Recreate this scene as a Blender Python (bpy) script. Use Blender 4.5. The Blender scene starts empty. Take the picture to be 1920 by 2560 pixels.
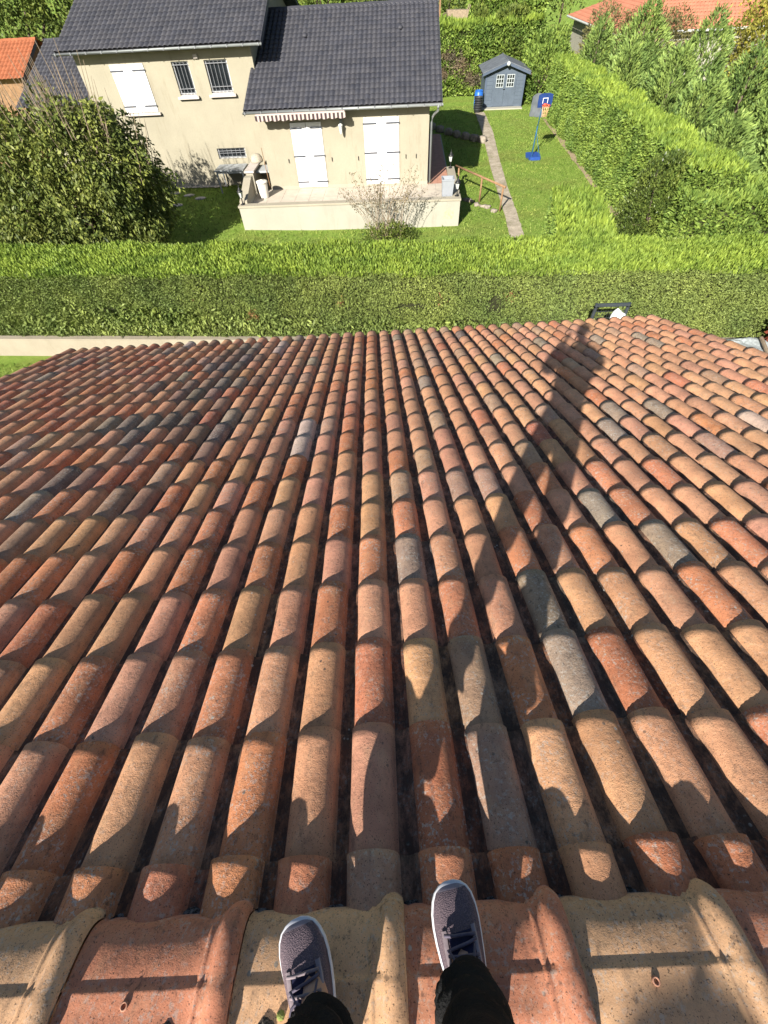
import bpy, bmesh, math, random
import numpy as np
from mathutils import Vector, Matrix, noise as mnoise
SC = bpy.context.scene
COL = SC.collection
rng = np.random.default_rng(7)
random.seed(7)
rad = math.radians
PI = math.pi
# ------------------------------------------------------------------ camera, sky, sun, exposure
CAMZ = 7.0
cam_d = bpy.data.cameras.new('camera')
cam = bpy.data.objects.new('camera', cam_d)
COL.objects.link(cam)
cam_d.sensor_fit = 'HORIZONTAL'
cam_d.sensor_width = 36.0
cam_d.lens = 36.0 * 1050 / 1920
cam_d.clip_start = 0.02
cam_d.clip_end = 2000
YAW, PIT, ROL = rad(-0.68), rad(53.32), rad(3.71)
fwd = Vector((math.sin(YAW) * math.cos(PIT), math.cos(YAW) * math.cos(PIT), -math.sin(PIT)))
rgt = Vector((math.cos(YAW), -math.sin(YAW), 0))
dwn = fwd.cross(rgt)
r2 = math.cos(ROL) * rgt + math.sin(ROL) * dwn
d2 = -math.sin(ROL) * rgt + math.cos(ROL) * dwn
cam.matrix_world = Matrix(((r2.x, -d2.x, -fwd.x, 0), (r2.y, -d2.y, -fwd.y, 0), (r2.z, -d2.z, -fwd.z, CAMZ), (0, 0, 0, 1)))
SC.camera = cam

SUN_EL, SUN_AZ = rad(28.6), rad(26.6)          # the light travels towards +Y, a little to +X
w = bpy.data.worlds.new('World')
SC.world = w
w.use_nodes = True
nt = w.node_tree
bg = nt.nodes['Background']
sky = nt.nodes.new('ShaderNodeTexSky')
sky.sky_type = 'NISHITA'
sky.sun_disc = False
sky.sun_elevation = SUN_EL
sky.sun_rotation = SUN_AZ + PI
nt.links.new(sky.outputs[0], bg.inputs[0])
bg.inputs[1].default_value = 0.05
sl = bpy.data.lights.new('sun', 'SUN')
sl.energy = 5.0
sl.angle = rad(0.55)
sl.color = (1.0, 0.94, 0.84)
so = bpy.data.objects.new('sun', sl)
COL.objects.link(so)
sdir = Vector((math.sin(SUN_AZ) * math.cos(SUN_EL), math.cos(SUN_AZ) * math.cos(SUN_EL), -math.sin(SUN_EL)))
so.rotation_euler = sdir.to_track_quat('-Z', 'Y').to_euler()
SC.view_settings.view_transform = 'Standard'
SC.view_settings.look = 'None'
SC.view_settings.exposure = 1.06
SC.view_settings.gamma = 1
SC.cycles.max_bounces = 6
SC.cycles.diffuse_bounces = 1
SC.cycles.transparent_max_bounces = 8

# ------------------------------------------------------------------ materials
def lin(r, g, b):
    f = lambda c: c / 12.92 if c <= 0.04045 else ((c + 0.055) / 1.055) ** 2.4
    return (f(r / 255), f(g / 255), f(b / 255), 1)

class Mat:
    """small node helper around one Principled BSDF"""
    def __init__(s, name, rough=0.8, spec=0.3, metal=0.0):
        s.m = bpy.data.materials.new(name)
        s.m.use_nodes = True
        s.n = s.m.node_tree.nodes
        s.l = s.m.node_tree.links
        s.b = s.n['Principled BSDF']
        s.b.inputs['Roughness'].default_value = rough
        s.b.inputs['Specular IOR Level'].default_value = spec
        s.b.inputs['Metallic'].default_value = metal
        s.co = s.n.new('ShaderNodeTexCoord').outputs['Object']
    def put(s, sock, v):
        if hasattr(v, 'is_linked') or hasattr(v, 'links'):
            s.l.new(v, sock)
        elif isinstance(v, (tuple, list)) and len(v) == 3 and sock.type == 'RGBA':
            sock.default_value = (*v, 1)
        else:
            sock.default_value = v
    def noise(s, scale, detail=4, rough=0.6, co=None, dist=0.0):
        n = s.n.new('ShaderNodeTexNoise')
        n.inputs['Scale'].default_value = scale
        n.inputs['Detail'].default_value = detail
        n.inputs['Roughness'].default_value = rough
        n.inputs['Distortion'].default_value = dist
        s.l.new(co or s.co, n.inputs['Vector'])
        return n.outputs['Fac']
    def vor(s, scale, co=None, out='Distance'):
        n = s.n.new('ShaderNodeTexVoronoi')
        n.inputs['Scale'].default_value = scale
        s.l.new(co or s.co, n.inputs['Vector'])
        return n.outputs[out]
    def scaled(s, v):
        n = s.n.new('ShaderNodeMapping')
        n.inputs['Scale'].default_value = v
        s.l.new(s.co, n.inputs['Vector'])
        return n.outputs[0]
    def ramp(s, fac, a, b, lo=0.0, hi=1.0):
        n = s.n.new('ShaderNodeMapRange')
        n.clamp = True
        s.put(n.inputs[0], fac)
        for i, v in ((1, a), (2, b), (3, lo), (4, hi)):
            n.inputs[i].default_value = v
        return n.outputs[0]
    def math(s, op, a, b=0.0):
        n = s.n.new('ShaderNodeMath')
        n.operation = op
        s.put(n.inputs[0], a)
        s.put(n.inputs[1], b)
        return n.outputs[0]
    def mix(s, f, a, b, mode='MIX'):
        n = s.n.new('ShaderNodeMix')
        n.data_type = 'RGBA'
        n.blend_type = mode
        s.put(n.inputs[0], f)
        s.put(n.inputs[6], a)
        s.put(n.inputs[7], b)
        return n.outputs[2]
    def attr(s, name, fac=False):
        n = s.n.new('ShaderNodeAttribute')
        n.attribute_name = name
        return n.outputs['Fac' if fac else 'Color']
    def color(s, c):
        s.put(s.b.inputs['Base Color'], c)
        return s
    def bump(s, h, strength=0.3, dist=0.01):
        n = s.n.new('ShaderNodeBump')
        n.inputs['Strength'].default_value = strength
        n.inputs['Distance'].default_value = dist
        s.l.new(h, n.inputs['Height'])
        s.l.new(n.outputs[0], s.b.inputs['Normal'])
        return s

def plain(name, col, rough=0.6, spec=0.3, metal=0.0, var=0.12, scale=6.0, bump=0.0):
    M = Mat(name, rough, spec, metal)
    a = tuple(c * (1 - var) for c in col[:3])
    b = tuple(min(1, c * (1 + var)) for c in col[:3])
    f = M.noise(scale, 5)
    M.color(M.mix(M.ramp(f, .3, .7), a, b))
    if bump:
        M.bump(M.noise(scale * 8, 4), bump, 0.01)
    return M.m

def clay(name, moss=0.5, bmp=.5):
    M = Mat(name, 0.85, 0.25)
    tint = M.attr('tint')
    age_shade = M.attr('age_shade', True)
    big = M.noise(7, 4)
    c = M.mix(1.0, tint, M.mix(M.ramp(big, .32, .68), (.78, .76, .74), (1.16, 1.12, 1.06)), 'MULTIPLY')
    warm = M.noise(19, 3, .6, M.scaled((1, .45, 1)))
    c = M.mix(M.ramp(warm, .5, .72, 0, .3), c, M.mix(.6, tint, (.62, .44, .26)))
    grime = M.noise(26, 6, .72, M.scaled((1.4, .55, 1)))
    c = M.mix(M.ramp(grime, .54, .74, 0, .62), c, (.085, .07, .06))
    grain = M.noise(420, 2, .5)
    c = M.mix(M.ramp(grain, .35, .65, 0, .45), c, M.mix(1, c, (1.38, 1.33, 1.25), 'MULTIPLY'))
    pits = M.noise(230, 2, .5)
    c = M.mix(M.ramp(pits, .635, .67, 0, .75), c, (.035, .03, .027))
    # lichen crusts
    patch = M.noise(11, 3)
    li = M.noise(78, 5, .72)
    pale = M.math('MULTIPLY', M.ramp(li, .53, .60), M.ramp(patch, .40, .56))
    pale = M.math('MULTIPLY', pale, M.math('MINIMUM', age_shade, 1.0))
    c = M.mix(M.math('MULTIPLY', pale, .8), c, (.50, .47, .42))
    dk = M.noise(33, 5, .75, M.scaled((1.1, .9, 1)))
    dark = M.math('MULTIPLY', M.ramp(dk, .58, .66), M.ramp(age_shade, .0, 1.0, .25, 1.0))
    c = M.mix(M.math('MULTIPLY', dark, .7 * moss + .2), c, (.05, .046, .042))
    pan = M.ramp(age_shade, 1.2, 2.0)  # pans darkened: algae, plus valley shade put into the colour
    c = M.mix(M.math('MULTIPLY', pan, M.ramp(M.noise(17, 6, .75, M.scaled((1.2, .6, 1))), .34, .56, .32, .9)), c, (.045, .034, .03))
    cell = M.vor(24)
    wob = M.math('ADD', cell, M.ramp(M.noise(70, 3), 0, 1, -.09, .09))
    spot = M.math('MULTIPLY', M.ramp(wob, .10, .15, 1, 0), M.ramp(M.noise(6, 2), .5, .6))
    c = M.mix(M.math('MULTIPLY', spot, .8), c, M.mix(M.ramp(M.noise(14, 1), .45, .55), (.52, .5, .44), (.07, .07, .065)))
    M.color(c)
    h = M.math('ADD', M.math('MULTIPLY', M.noise(300, 3), .5), M.math('MULTIPLY', M.noise(45, 4), 1.0))
    M.bump(h, bmp, 0.006)
    return M.m

def foliage(name, dark, light, tip=None, trans=0.25, scale=1.1, rough=0.55, spec=0.25):
    M = Mat(name, rough, spec)
    t = M.attr('tint', True)
    c = M.mix(t, dark, light)
    clump = M.ramp(M.noise(scale, 3), .35, .65)
    c = M.mix(1.0, c, M.mix(clump, (.72, .78, .74), (1.22, 1.16, 1.0)), 'MULTIPLY')
    if tip:
        c = M.mix(M.ramp(t, .93, .97, 0, .9), c, tip)
    M.color(c)
    tr = M.n.new('ShaderNodeBsdfTranslucent')
    M.l.new(c, tr.inputs[0])
    mx = M.n.new('ShaderNodeMixShader')
    mx.inputs[0].default_value = trans
    M.l.new(M.b.outputs[0], mx.inputs[1])
    M.l.new(tr.outputs[0], mx.inputs[2])
    M.l.new(mx.outputs[0], M.n['Material Output'].inputs[0])
    return M.m

def stucco(name, col, stain=(.45, .38, .26), amt=.3, scale=1.0, bump=.5):
    M = Mat(name, .92, .15)
    f = M.noise(.9 * scale, 5)
    c = M.mix(M.ramp(f, .35, .65), tuple(x * .93 for x in col), tuple(min(1, x * 1.05) for x in col))
    s = M.noise(1.3, 6, .7, M.scaled((2.2, 2.2, .35)))
    c = M.mix(M.ramp(s, .55, .78, 0, amt), c, stain)
    g = M.noise(60, 4, .7)
    c = M.mix(M.ramp(g, .4, .62, 0, .22), c, tuple(x * .72 for x in col))
    M.color(c)
    M.bump(M.math('ADD', M.noise(55, 4, .7), M.math('MULTIPLY', M.noise(9, 3), .6)), bump, .02)
    return M.m

def grassmat():
    M = Mat('grass_ground', .95, .1)
    a = M.noise(.45, 5)
    b = M.noise(3.2, 6, .7)
    f = M.noise(26, 5, .75)
    c = M.mix(M.ramp(b, .35, .66), lin(130, 162, 66), lin(166, 190, 92))
    c = M.mix(M.ramp(a, .48, .68, 0, .75), c, lin(152, 150, 82))
    c = M.mix(M.ramp(f, .38, .62, .0, .55), c, lin(104, 136, 52))
    c = M.mix(M.ramp(M.noise(9, 5, .8), .62, .72, 0, .6), c, lin(150, 146, 84))
    M.color(c)
    M.bump(M.math('ADD', M.noise(40, 5, .8), M.noise(130, 2)), .9, .05)
    return M.m

def pathmat():
    M = Mat('worn_concrete', .95, .1)
    f = M.noise(2.4, 6, .7)
    c = M.mix(M.ramp(f, .35, .62), (.32, .275, .205), (.50, .435, .34))
    c = M.mix(M.ramp(M.noise(8, 6, .8), .5, .66, 0, .8), c, (.20, .175, .125))
    c = M.mix(M.ramp(M.noise(1.1, 4), .55, .7, 0, .6), c, lin(110, 112, 66))
    M.color(c)
    M.bump(M.noise(20, 6, .8), .6, .03)
    return M.m

def woven(name, a, b, scale=500, rough=.8):
    M = Mat(name, rough, .3)
    v = M.vor(scale)
    c = M.mix(M.ramp(v, .15, .5), a, b)
    c = M.mix(M.ramp(M.noise(30, 3), .4, .7, 0, .4), c, tuple(x * .6 for x in a))
    M.color(c)
    M.bump(v, .5, .002)
    return M.m

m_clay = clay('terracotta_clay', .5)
m_ridge = clay('ridge_clay', .9, .18)
def mortar():
    M = Mat('old_mortar', .95, .1)
    f = M.noise(60, 6, .75)
    c = M.mix(M.ramp(f, .45, .6), (.03, .03, .032), (.26, .26, .27))
    M.color(c)
    M.bump(M.noise(90, 5, .8), 1, .01)
    return M.m
m_mortar = mortar()
def slate():
    M = Mat('charcoal_roof_tile', .6, .35)
    f = M.noise(1.6, 5)
    t = M.attr('tint', True)
    c = M.mix(M.ramp(f, .35, .65), (.033, .035, .046), (.050, .052, .066))
    c = M.mix(M.math('MULTIPLY', t, .5), c, (.070, .068, .075))
    c = M.mix(M.ramp(M.noise(14, 6, .8), .58, .7, 0, .35), c, (.10, .095, .09))
    M.color(c)
    M.bump(M.noise(80, 3), .25, .01)
    return M.m
m_slate = slate()
m_redroof = plain('orange_roof_tile', (.31, .105, .05), .8, .25, 0, .2, 3)
m_redroof2 = plain('coral_roof_tile', (.40, .16, .10), .8, .25, 0, .14, 2)
m_cream = stucco('cream_render', (.35, .322, .245), (.23, .195, .135), .8)
m_plinth = stucco('pale_plinth', (.38, .345, .27), (.24, .21, .17), .4)
m_white_r = stucco('off_white_render', (.385, .37, .31), (.24, .215, .165), .5)
m_lowwall = stucco('white_wall_render', (.335, .295, .23), (.2, .165, .11), .7, 2)
m_white = plain('white_paint', (.80, .81, .82), .5, .3, 0, .03, 3)
m_band = plain('grey_strap', (.075, .08, .095), .5, .4, .2, .1, 8)
m_zinc = plain('zinc_gutter', (.24, .26, .26), .5, .4, .25, .15, 4)
m_glass = plain('dark_glass', (.018, .022, .026), .08, .6, 0, .3, 2)
m_iron = plain('grey_iron', (.26, .27, .29), .5, .4, .4, .1, 9)
m_sill = plain('pale_sill', (.52, .47, .43), .8, .2, 0, .1, 6)
m_under = plain('grey_soffit', (.13, .13, .14), .7, .2, 0, .1, 3)  # even dark grey for soffits and gable verge boards
m_black = plain('black_metal', (.02, .021, .023), .45, .4, .3, .2, 9)
m_lampg = plain('lantern_glass', (.62, .64, .62), .15, .6, 0, .1, 5)
m_bin = plain('off_white_plastic', (.72, .68, .60), .5, .4, 0, .08, 8)
m_greyp = plain('grey_planter', (.28, .30, .33), .55, .3, 0, .08, 5)
m_wood = plain('weathered_wood', (.26, .155, .085), .8, .2, 0, .3, 9, .3)
m_shed = plain('blue_grey_paint', (.085, .110, .145), .6, .3, 0, .12, 2.5)
m_shedtrim = plain('shed_trim', (.075, .10, .145), .6, .3, 0, .1, 3)
m_felt = plain('roof_felt', (.125, .14, .16), .9, .15, 0, .2, 3)
m_blue = plain('blue_plastic', (.02, .12, .48), .4, .4, 0, .12, 5)
m_navy = plain('navy_board', (.018, .045, .17), .4, .4, 0, .25, 9)
m_teal = plain('blue_pole', (.03, .13, .24), .4, .5, .2, .1, 8)
m_rim = plain('red_rim', (.60, .09, .04), .5, .4, 0, .1, 9)
m_net = plain('net_cord', (.72, .46, .26), .8, .2, 0, .2, 12)
m_pot = plain('dark_pot', (.035, .038, .042), .5, .3, 0, .2, 9)
m_greytarp = plain('grey_tarp', (.085, .098, .11), .6, .3, 0, .3, 3, .4)
m_path = pathmat()
m_ground = grassmat()
m_stone = plain('edging_stone', (.30, .26, .21), .9, .15, 0, .35, 7, .6)
m_floor = plain('terrace_slab', (.52, .46, .38), .8, .2, 0, .12, 3)
m_redfloor = plain('red_floor_tile', (.46, .24, .17), .7, .3, 0, .15, 4)
m_table = plain('grey_table', (.36, .38, .39), .6, .3, 0, .1, 4)
m_bark = plain('bark', (.13, .10, .075), .9, .15, 0, .35, 14, .6)
m_twig = plain('pale_twig', (.27, .21, .15), .85, .2, 0, .3, 12)
m_core = plain('shaded_twigs', (.030, .032, .016), .95, .1, 0, .5, 8)  # twig tone darkened to carry the shade inside the hedges
m_gate = plain('dark_grey_steel', (.055, .065, .075), .45, .4, .3, .15, 9)
m_cloth = plain('white_bag', (.80, .80, .80), .6, .3, 0, .05, 9)
m_sheet = plain('clear_plastic_sheet', (.42, .46, .47), .18, .6, 0, .25, 5, .5)
m_greenroll = plain('green_cover', (.13, .17, .15), .5, .4, 0, .3, 4)
m_awn_d = plain('dark_awning_cloth', (.06, .042, .045), .85, .15, 0, .1, 9)
m_awn_l = plain('pale_awning_cloth', (.46, .38, .35), .85, .15, 0, .06, 9)
m_thuja = foliage('thuja_face', (.14, .185, .056), (.275, .345, .105), (.30, .17, .08), .12, .8)
m_lime = foliage('thuja_fresh', (.13, .205, .034), (.34, .455, .085), None, .3, .9)
m_thuja2 = foliage('thuja_mid', (.095, .165, .036), (.28, .385, .085), None, .22, .6)
m_conif = foliage('cypress', (.11, .185, .055), (.32, .435, .125), None, .2, .8)
m_laurel = foliage('glossy_shrub', (.05, .078, .02), (.235, .27, .07), None, .15, .9, .5, .25)
m_bush = foliage('box_leaf', (.045, .076, .02), (.18, .235, .055), None, .12, 1.2, .4, .4)
m_tree = foliage('tree_leaf', (.055, .090, .022), (.22, .27, .06), None, .25, .5)
m_yellow = foliage('yellow_leaf', (.13, .135, .028), (.40, .37, .07), None, .25, .7)
m_brownleaf = foliage('dull_leaf', (.09, .088, .038), (.25, .235, .105), None, .2, .7)
m_redleaf = foliage('red_leaf', (.05, .02, .014), (.19, .05, .03), None, .2, .9)
m_vine = foliage('vine_leaf', (.07, .11, .025), (.24, .30, .08), None, .25, 1.5)
m_dead = foliage('dead_spray', (.20, .10, .05), (.36, .19, .10), None, .15, 2)
m_blade = foliage('grass_blade', (.12, .18, .04), (.32, .39, .11), None, .25, .7, .7, .15)
m_greyherb = foliage('dry_stem_leaf', (.13, .115, .085), (.30, .25, .15), None, .2, 1)

# ------------------------------------------------------------------ mesh helpers
class MB:
    def __init__(s):
        s.v, s.f, s.mi, s.tint, s.mats = [], [], [], [], []
        s.cur = 0
    def mat(s, m):
        if m not in s.mats:
            s.mats.append(m)
        s.cur = s.mats.index(m)
        return s
    def add(s, vs, fs, t=0.5):
        k = len(s.v)
        s.v += [tuple(v) for v in vs]
        s.f += [tuple(i + k for i in f) for f in fs]
        s.mi += [s.cur] * len(fs)
        s.tint += [t] * len(fs)
        return s
    def box(s, lo, hi, M=None, bev=0.0):
        x0, y0, z0 = lo
        x1, y1, z1 = hi
        if bev:
            bm = bmesh.new()
            bmesh.ops.create_cube(bm, size=1)
            for v in bm.verts:
                v.co = Vector(((x0 + x1) / 2 + v.co.x * (x1 - x0), (y0 + y1) / 2 + v.co.y * (y1 - y0), (z0 + z1) / 2 + v.co.z * (z1 - z0)))
            bmesh.ops.bevel(bm, geom=list(bm.edges), offset=bev, segments=2, affect='EDGES', profile=.6)
            bm.verts.index_update()
            vs = [v.co.copy() for v in bm.verts]
            fs = [[v.index for v in f.verts] for f in bm.faces]
            bm.free()
        else:
            vs = [Vector(p) for p in ((x0, y0, z0), (x1, y0, z0), (x1, y1, z0), (x0, y1, z0), (x0, y0, z1), (x1, y0, z1), (x1, y1, z1), (x0, y1, z1))]
            fs = [(3, 2, 1, 0), (4, 5, 6, 7), (0, 1, 5, 4), (1, 2, 6, 5), (2, 3, 7, 6), (3, 0, 4, 7)]
        if M is not None:
            vs = [M @ v for v in vs]
        return s.add(vs, fs)
    def prism(s, poly, a, b, M=None):
        """poly: list of (p,q) -> extruded; caller maps (p, t, q)"""
        n = len(poly)
        vs = [Vector((p, a, q)) for p, q in poly] + [Vector((p, b, q)) for p, q in poly]
        fs = [tuple(range(n)), tuple(reversed(range(n, 2 * n)))]
        fs += [(i, n + i, n + (i + 1) % n, (i + 1) % n) for i in range(n)]
        if M is not None:
            vs = [M @ v for v in vs]
        return s.add(vs, fs)
    def tube(s, path, r, n=8, cap=True, t=.5):
        path = [Vector(p) for p in path]
        rs = r if isinstance(r, (list, tuple)) else [r] * len(path)
        vs, fs = [], []
        up = Vector((0, 0, 1))
        for i, p in enumerate(path):
            a = path[max(0, i - 1)]
            b = path[min(len(path) - 1, i + 1)]
            d = (b - a).normalized()
            ref = up if abs(d.z) < .95 else Vector((1, 0, 0))
            x = d.cross(ref).normalized()
            y = x.cross(d).normalized()
            for k in range(n):
                an = 2 * PI * k / n
                vs.append(p + (x * math.cos(an) + y * math.sin(an)) * rs[i])
        for i in range(len(path) - 1):
            for k in range(n):
                fs.append((i * n + k, i * n + (k + 1) % n, (i + 1) * n + (k + 1) % n, (i + 1) * n + k))
        if cap:
            fs.append(tuple(reversed(range(n))))
            fs.append(tuple(range((len(path) - 1) * n, len(path) * n)))
        return s.add(vs, fs, t)
    def lathe(s, prof, c=(0, 0, 0), n=20, M=None):
        c = Vector(c)
        vs, fs = [], []
        for r, z in prof:
            for k in range(n):
                a = 2 * PI * k / n
                vs.append(c + Vector((r * math.cos(a), r * math.sin(a), z)))
        for i in range(len(prof) - 1):
            for k in range(n):
                fs.append((i * n + k, i * n + (k + 1) % n, (i + 1) * n + (k + 1) % n, (i + 1) * n + k))
        if prof[0][0] > 1e-4:
            fs.append(tuple(reversed(range(n))))
        if prof[-1][0] > 1e-4:
            fs.append(tuple(range((len(prof) - 1) * n, len(prof) * n)))
        if M is not None:
            vs = [M @ v for v in vs]
        return s.add(vs, fs)
    def build(s, name, mat=None, parent=None, smooth=False, M=None):
        me = bpy.data.meshes.new(name)
        vs = [M @ Vector(v) for v in s.v] if M is not None else s.v
        me.from_pydata(vs, [], s.f)
        for m in (s.mats or [mat]):
            me.materials.append(m)
        if s.mats:
            me.polygons.foreach_set('material_index', s.mi)
        a = me.attributes.new('tint', 'FLOAT', 'FACE')
        a.data.foreach_set('value', s.tint)
        if smooth:
            me.polygons.foreach_set('use_smooth', [True] * len(me.polygons))
        me.update()
        return link(name, me, parent)

def link(name, me, parent=None):
    o = bpy.data.objects.new(name, me)
    COL.objects.link(o)
    if parent is not None:
        o.parent = parent
        o.matrix_parent_inverse = parent.matrix_world.inverted()
    return o

def quads(name, V, F, mat, parent=None, tint=None, color=None, age_shade=None, smooth=False):
    V = np.asarray(V, np.float32)
    F = np.asarray(F, np.int32)
    me = bpy.data.meshes.new(name)
    me.vertices.add(len(V))
    me.vertices.foreach_set('co', V.ravel())
    n, k = F.shape
    me.loops.add(n * k)
    me.loops.foreach_set('vertex_index', F.ravel())
    me.polygons.add(n)
    me.polygons.foreach_set('loop_start', np.arange(0, n * k, k, dtype=np.int32))
    me.polygons.foreach_set('loop_total', np.full(n, k, np.int32))
    me.materials.append(mat)
    if tint is not None:
        a = me.attributes.new('tint', 'FLOAT', 'FACE')
        a.data.foreach_set('value', np.asarray(tint, np.float32))
    if color is not None:
        a = me.attributes.new('tint', 'FLOAT_COLOR', 'FACE')
        c4 = np.ones((n, 4), np.float32)
        c4[:, :3] = color
        a.data.foreach_set('color', c4.ravel())
    if age_shade is not None:
        a = me.attributes.new('age_shade', 'FLOAT', 'FACE')
        a.data.foreach_set('value', np.asarray(age_shade, np.float32))
    me.update(calc_edges=True)
    me.validate()
    if smooth:
        me.polygons.foreach_set('use_smooth', np.ones(n, bool))
    return link(name, me, parent)

def tag(o, label=None, cat=None, group=None, kind=None):
    if label: o['label'] = label
    if cat: o['category'] = cat
    if group: o['group'] = group
    if kind: o['kind'] = kind
    return o

def empty(name, loc, label, cat, group=None):
    o = bpy.data.objects.new(name, None)
    COL.objects.link(o)
    o.location = loc
    o.empty_display_size = .1
    bpy.context.view_layer.update()
    return tag(o, label, cat, group)

def frame(o, xa, za=(0, 0, 1)):
    """matrix with x axis xa (horizontal), z up, origin o"""
    x = Vector(xa).normalized()
    z = Vector(za)
    y = z.cross(x).normalized()
    return Matrix(((x.x, y.x, z.x, o[0]), (x.y, y.y, z.y, o[1]), (x.z, y.z, z.z, o[2]), (0, 0, 0, 1)))

def unit(a):
    return a / np.maximum(np.linalg.norm(a, axis=1, keepdims=True), 1e-9)

def leaf_quads(P, D, L, W, flat=None):
    """diamond leaves: base P, axis D (unit), length L, width W; faces roll at random about the axis"""
    n = len(P)
    R = unit(rng.normal(size=(n, 3)))
    if flat is not None:
        R = unit(np.cross(D, flat) + .55 * R)
    S = unit(np.cross(D, R))
    N = np.cross(S, D)
    L = np.broadcast_to(L, (n,))[:, None]
    W = np.broadcast_to(W, (n,))[:, None]
    a = P
    c = P + D * L + N * L * .06
    m = P + D * L * .45 - N * L * .05
    b = m + S * W / 2
    d = m - S * W / 2
    V = np.stack([a, b, c, d], 1).reshape(-1, 3)
    return V, np.arange(4 * n).reshape(-1, 4)

def leaves_obj(name, parts, mat, parent=None):
    """parts: list of (P, D, L, W, tint[, flat])"""
    Vs, Fs, Ts = [], [], []
    k = 0
    for p in parts:
        V, F = leaf_quads(*p[:4], *(p[5:6]))
        Vs.append(V); Fs.append(F + k); Ts.append(p[4]); k += len(V)
    return quads(name, np.concatenate(Vs), np.concatenate(Fs), mat, parent, tint=np.concatenate(Ts))

def vnoise(P, scale, seed=0.0):
    return np.array([mnoise.noise(Vector((p[0] * scale + seed, p[1] * scale - seed, p[2] * scale + 2 * seed))) for p in P])

# ------------------------------------------------------------------ ground
HU = np.array([math.cos(rad(-4)), math.sin(rad(-4))])
HV = np.array([-HU[1], HU[0]])
HO = np.array([0, 22.6])
def hw(u, v, z):
    q = HO + u * HU + v * HV
    return Vector((q[0], q[1], z))
HM = frame((0, 22.6, 0), (HU[0], HU[1], 0))       # house frame: x = along facade, y = depth, z = up

def gz(x, y):
    q = np.array([x, y - 22.6])
    u, v = q @ HU, q @ HV
    s = min(1, max(0, (y - 45.2) / 3)) * min(1, max(0, (15.2 - x) / 1.0))
    return .42 * min(1, max(0, (-u - 2) / 4)) * min(1, max(0, (v + 4.5) / 6)) * (1 if y < 40 else 0) + 3.1 * s * s * (3 - 2 * s)

xs = np.concatenate([[-400, -200, -100, -60], np.arange(-40, 40.1, .8), [60, 100, 200, 400]])
ys = np.concatenate([[-200, -60, -20], np.arange(-8, 60.1, 1.0), [80, 120, 200, 400, 700]])
gv = np.array([(x, y, gz(x, y) + (.02 * mnoise.noise(Vector((x * .3, y * .3, 1))) if abs(x) < 40 and 14 < y < 46 else 0)) for y in ys for x in xs])
nx = len(xs)
gf = np.array([(j * nx + i, j * nx + i + 1, (j + 1) * nx + i + 1, (j + 1) * nx + i) for j in range(len(ys) - 1) for i in range(nx - 1)])
tag(quads('ground', gv, gf, m_ground, smooth=True), kind='structure')

# concrete path to the shed (a real slab, 4 cm proud)
pl = [(5.30, 17.3), (5.38, 18.1), (5.70, 20.6), (6.00, 23.9), (6.45, 28.2), (7.11, 33.9), (7.5, 38.6)]
pr = [(5.90, 17.3), (5.95, 18.1), (6.22, 20.6), (6.52, 23.9), (7.02, 28.2), (7.74, 33.7), (8.1, 38.6)]
def densify(P, n):
    P = np.array(P)
    t = np.linspace(0, len(P) - 1, n)
    i = np.minimum(t.astype(int), len(P) - 2)
    f = (t - i)[:, None]
    return P[i] * (1 - f) + P[i + 1] * f
A, B = densify(pl, 60), densify(pr, 60)
m = MB()
vs, fs = [], []
for i in range(60):
    ja, jb = .035 * mnoise.noise((i * .7, 3, 0)), .035 * mnoise.noise((i * .7, 9, 0))
    zc = .045 + .012 * mnoise.noise((i * .31, 0, 5))
    vs += [(A[i][0] + ja, A[i][1], -.05), (A[i][0] + ja, A[i][1], zc), (B[i][0] + jb, B[i][1], zc), (B[i][0] + jb, B[i][1], -.05)]
for i in range(59):
    for k in range(3):
        fs.append((i * 4 + k, i * 4 + k + 1, i * 4 + k + 5, i * 4 + k + 4))
m.add(vs, fs)
tag(m.build('path', m_path), kind='structure')
# narrow bare earth edge at the foot of the right hedge
m = MB()
vs, fs = [], []
for i in range(40):
    t = i / 39
    x, y = 11.62 * (1 - t) + 10.15 * t, 36.0 * (1 - t) + 18.5 * t
    wd = .22 + .12 * mnoise.noise((i * .5, 2, 2))
    vs += [(x - wd, y, .006), (x + .5, y, .05)]
fs = [(2 * i, 2 * i + 1, 2 * i + 3, 2 * i + 2) for i in range(39)]
m.add(vs, fs)
tag(m.build('bare_soil', plain('dry_soil', (.33, .26, .17), .95, .1, 0, .35, 9, .6)), kind='structure')
# ------------------------------------------------------------------ the roof we stand on
AL = rad(18.74)
CA, SA = math.cos(AL), math.sin(AL)
E_, W_ = .377, .205
X0, Y0, Z0 = -.093, -.062, CAMZ - 1.567
H_, T_ = .061, .0135
house = empty('tiled_house', (0, 6.0, 0), 'terracotta tiled house roof with pale ridge tiles underfoot, filling the foreground', 'house')

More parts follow.
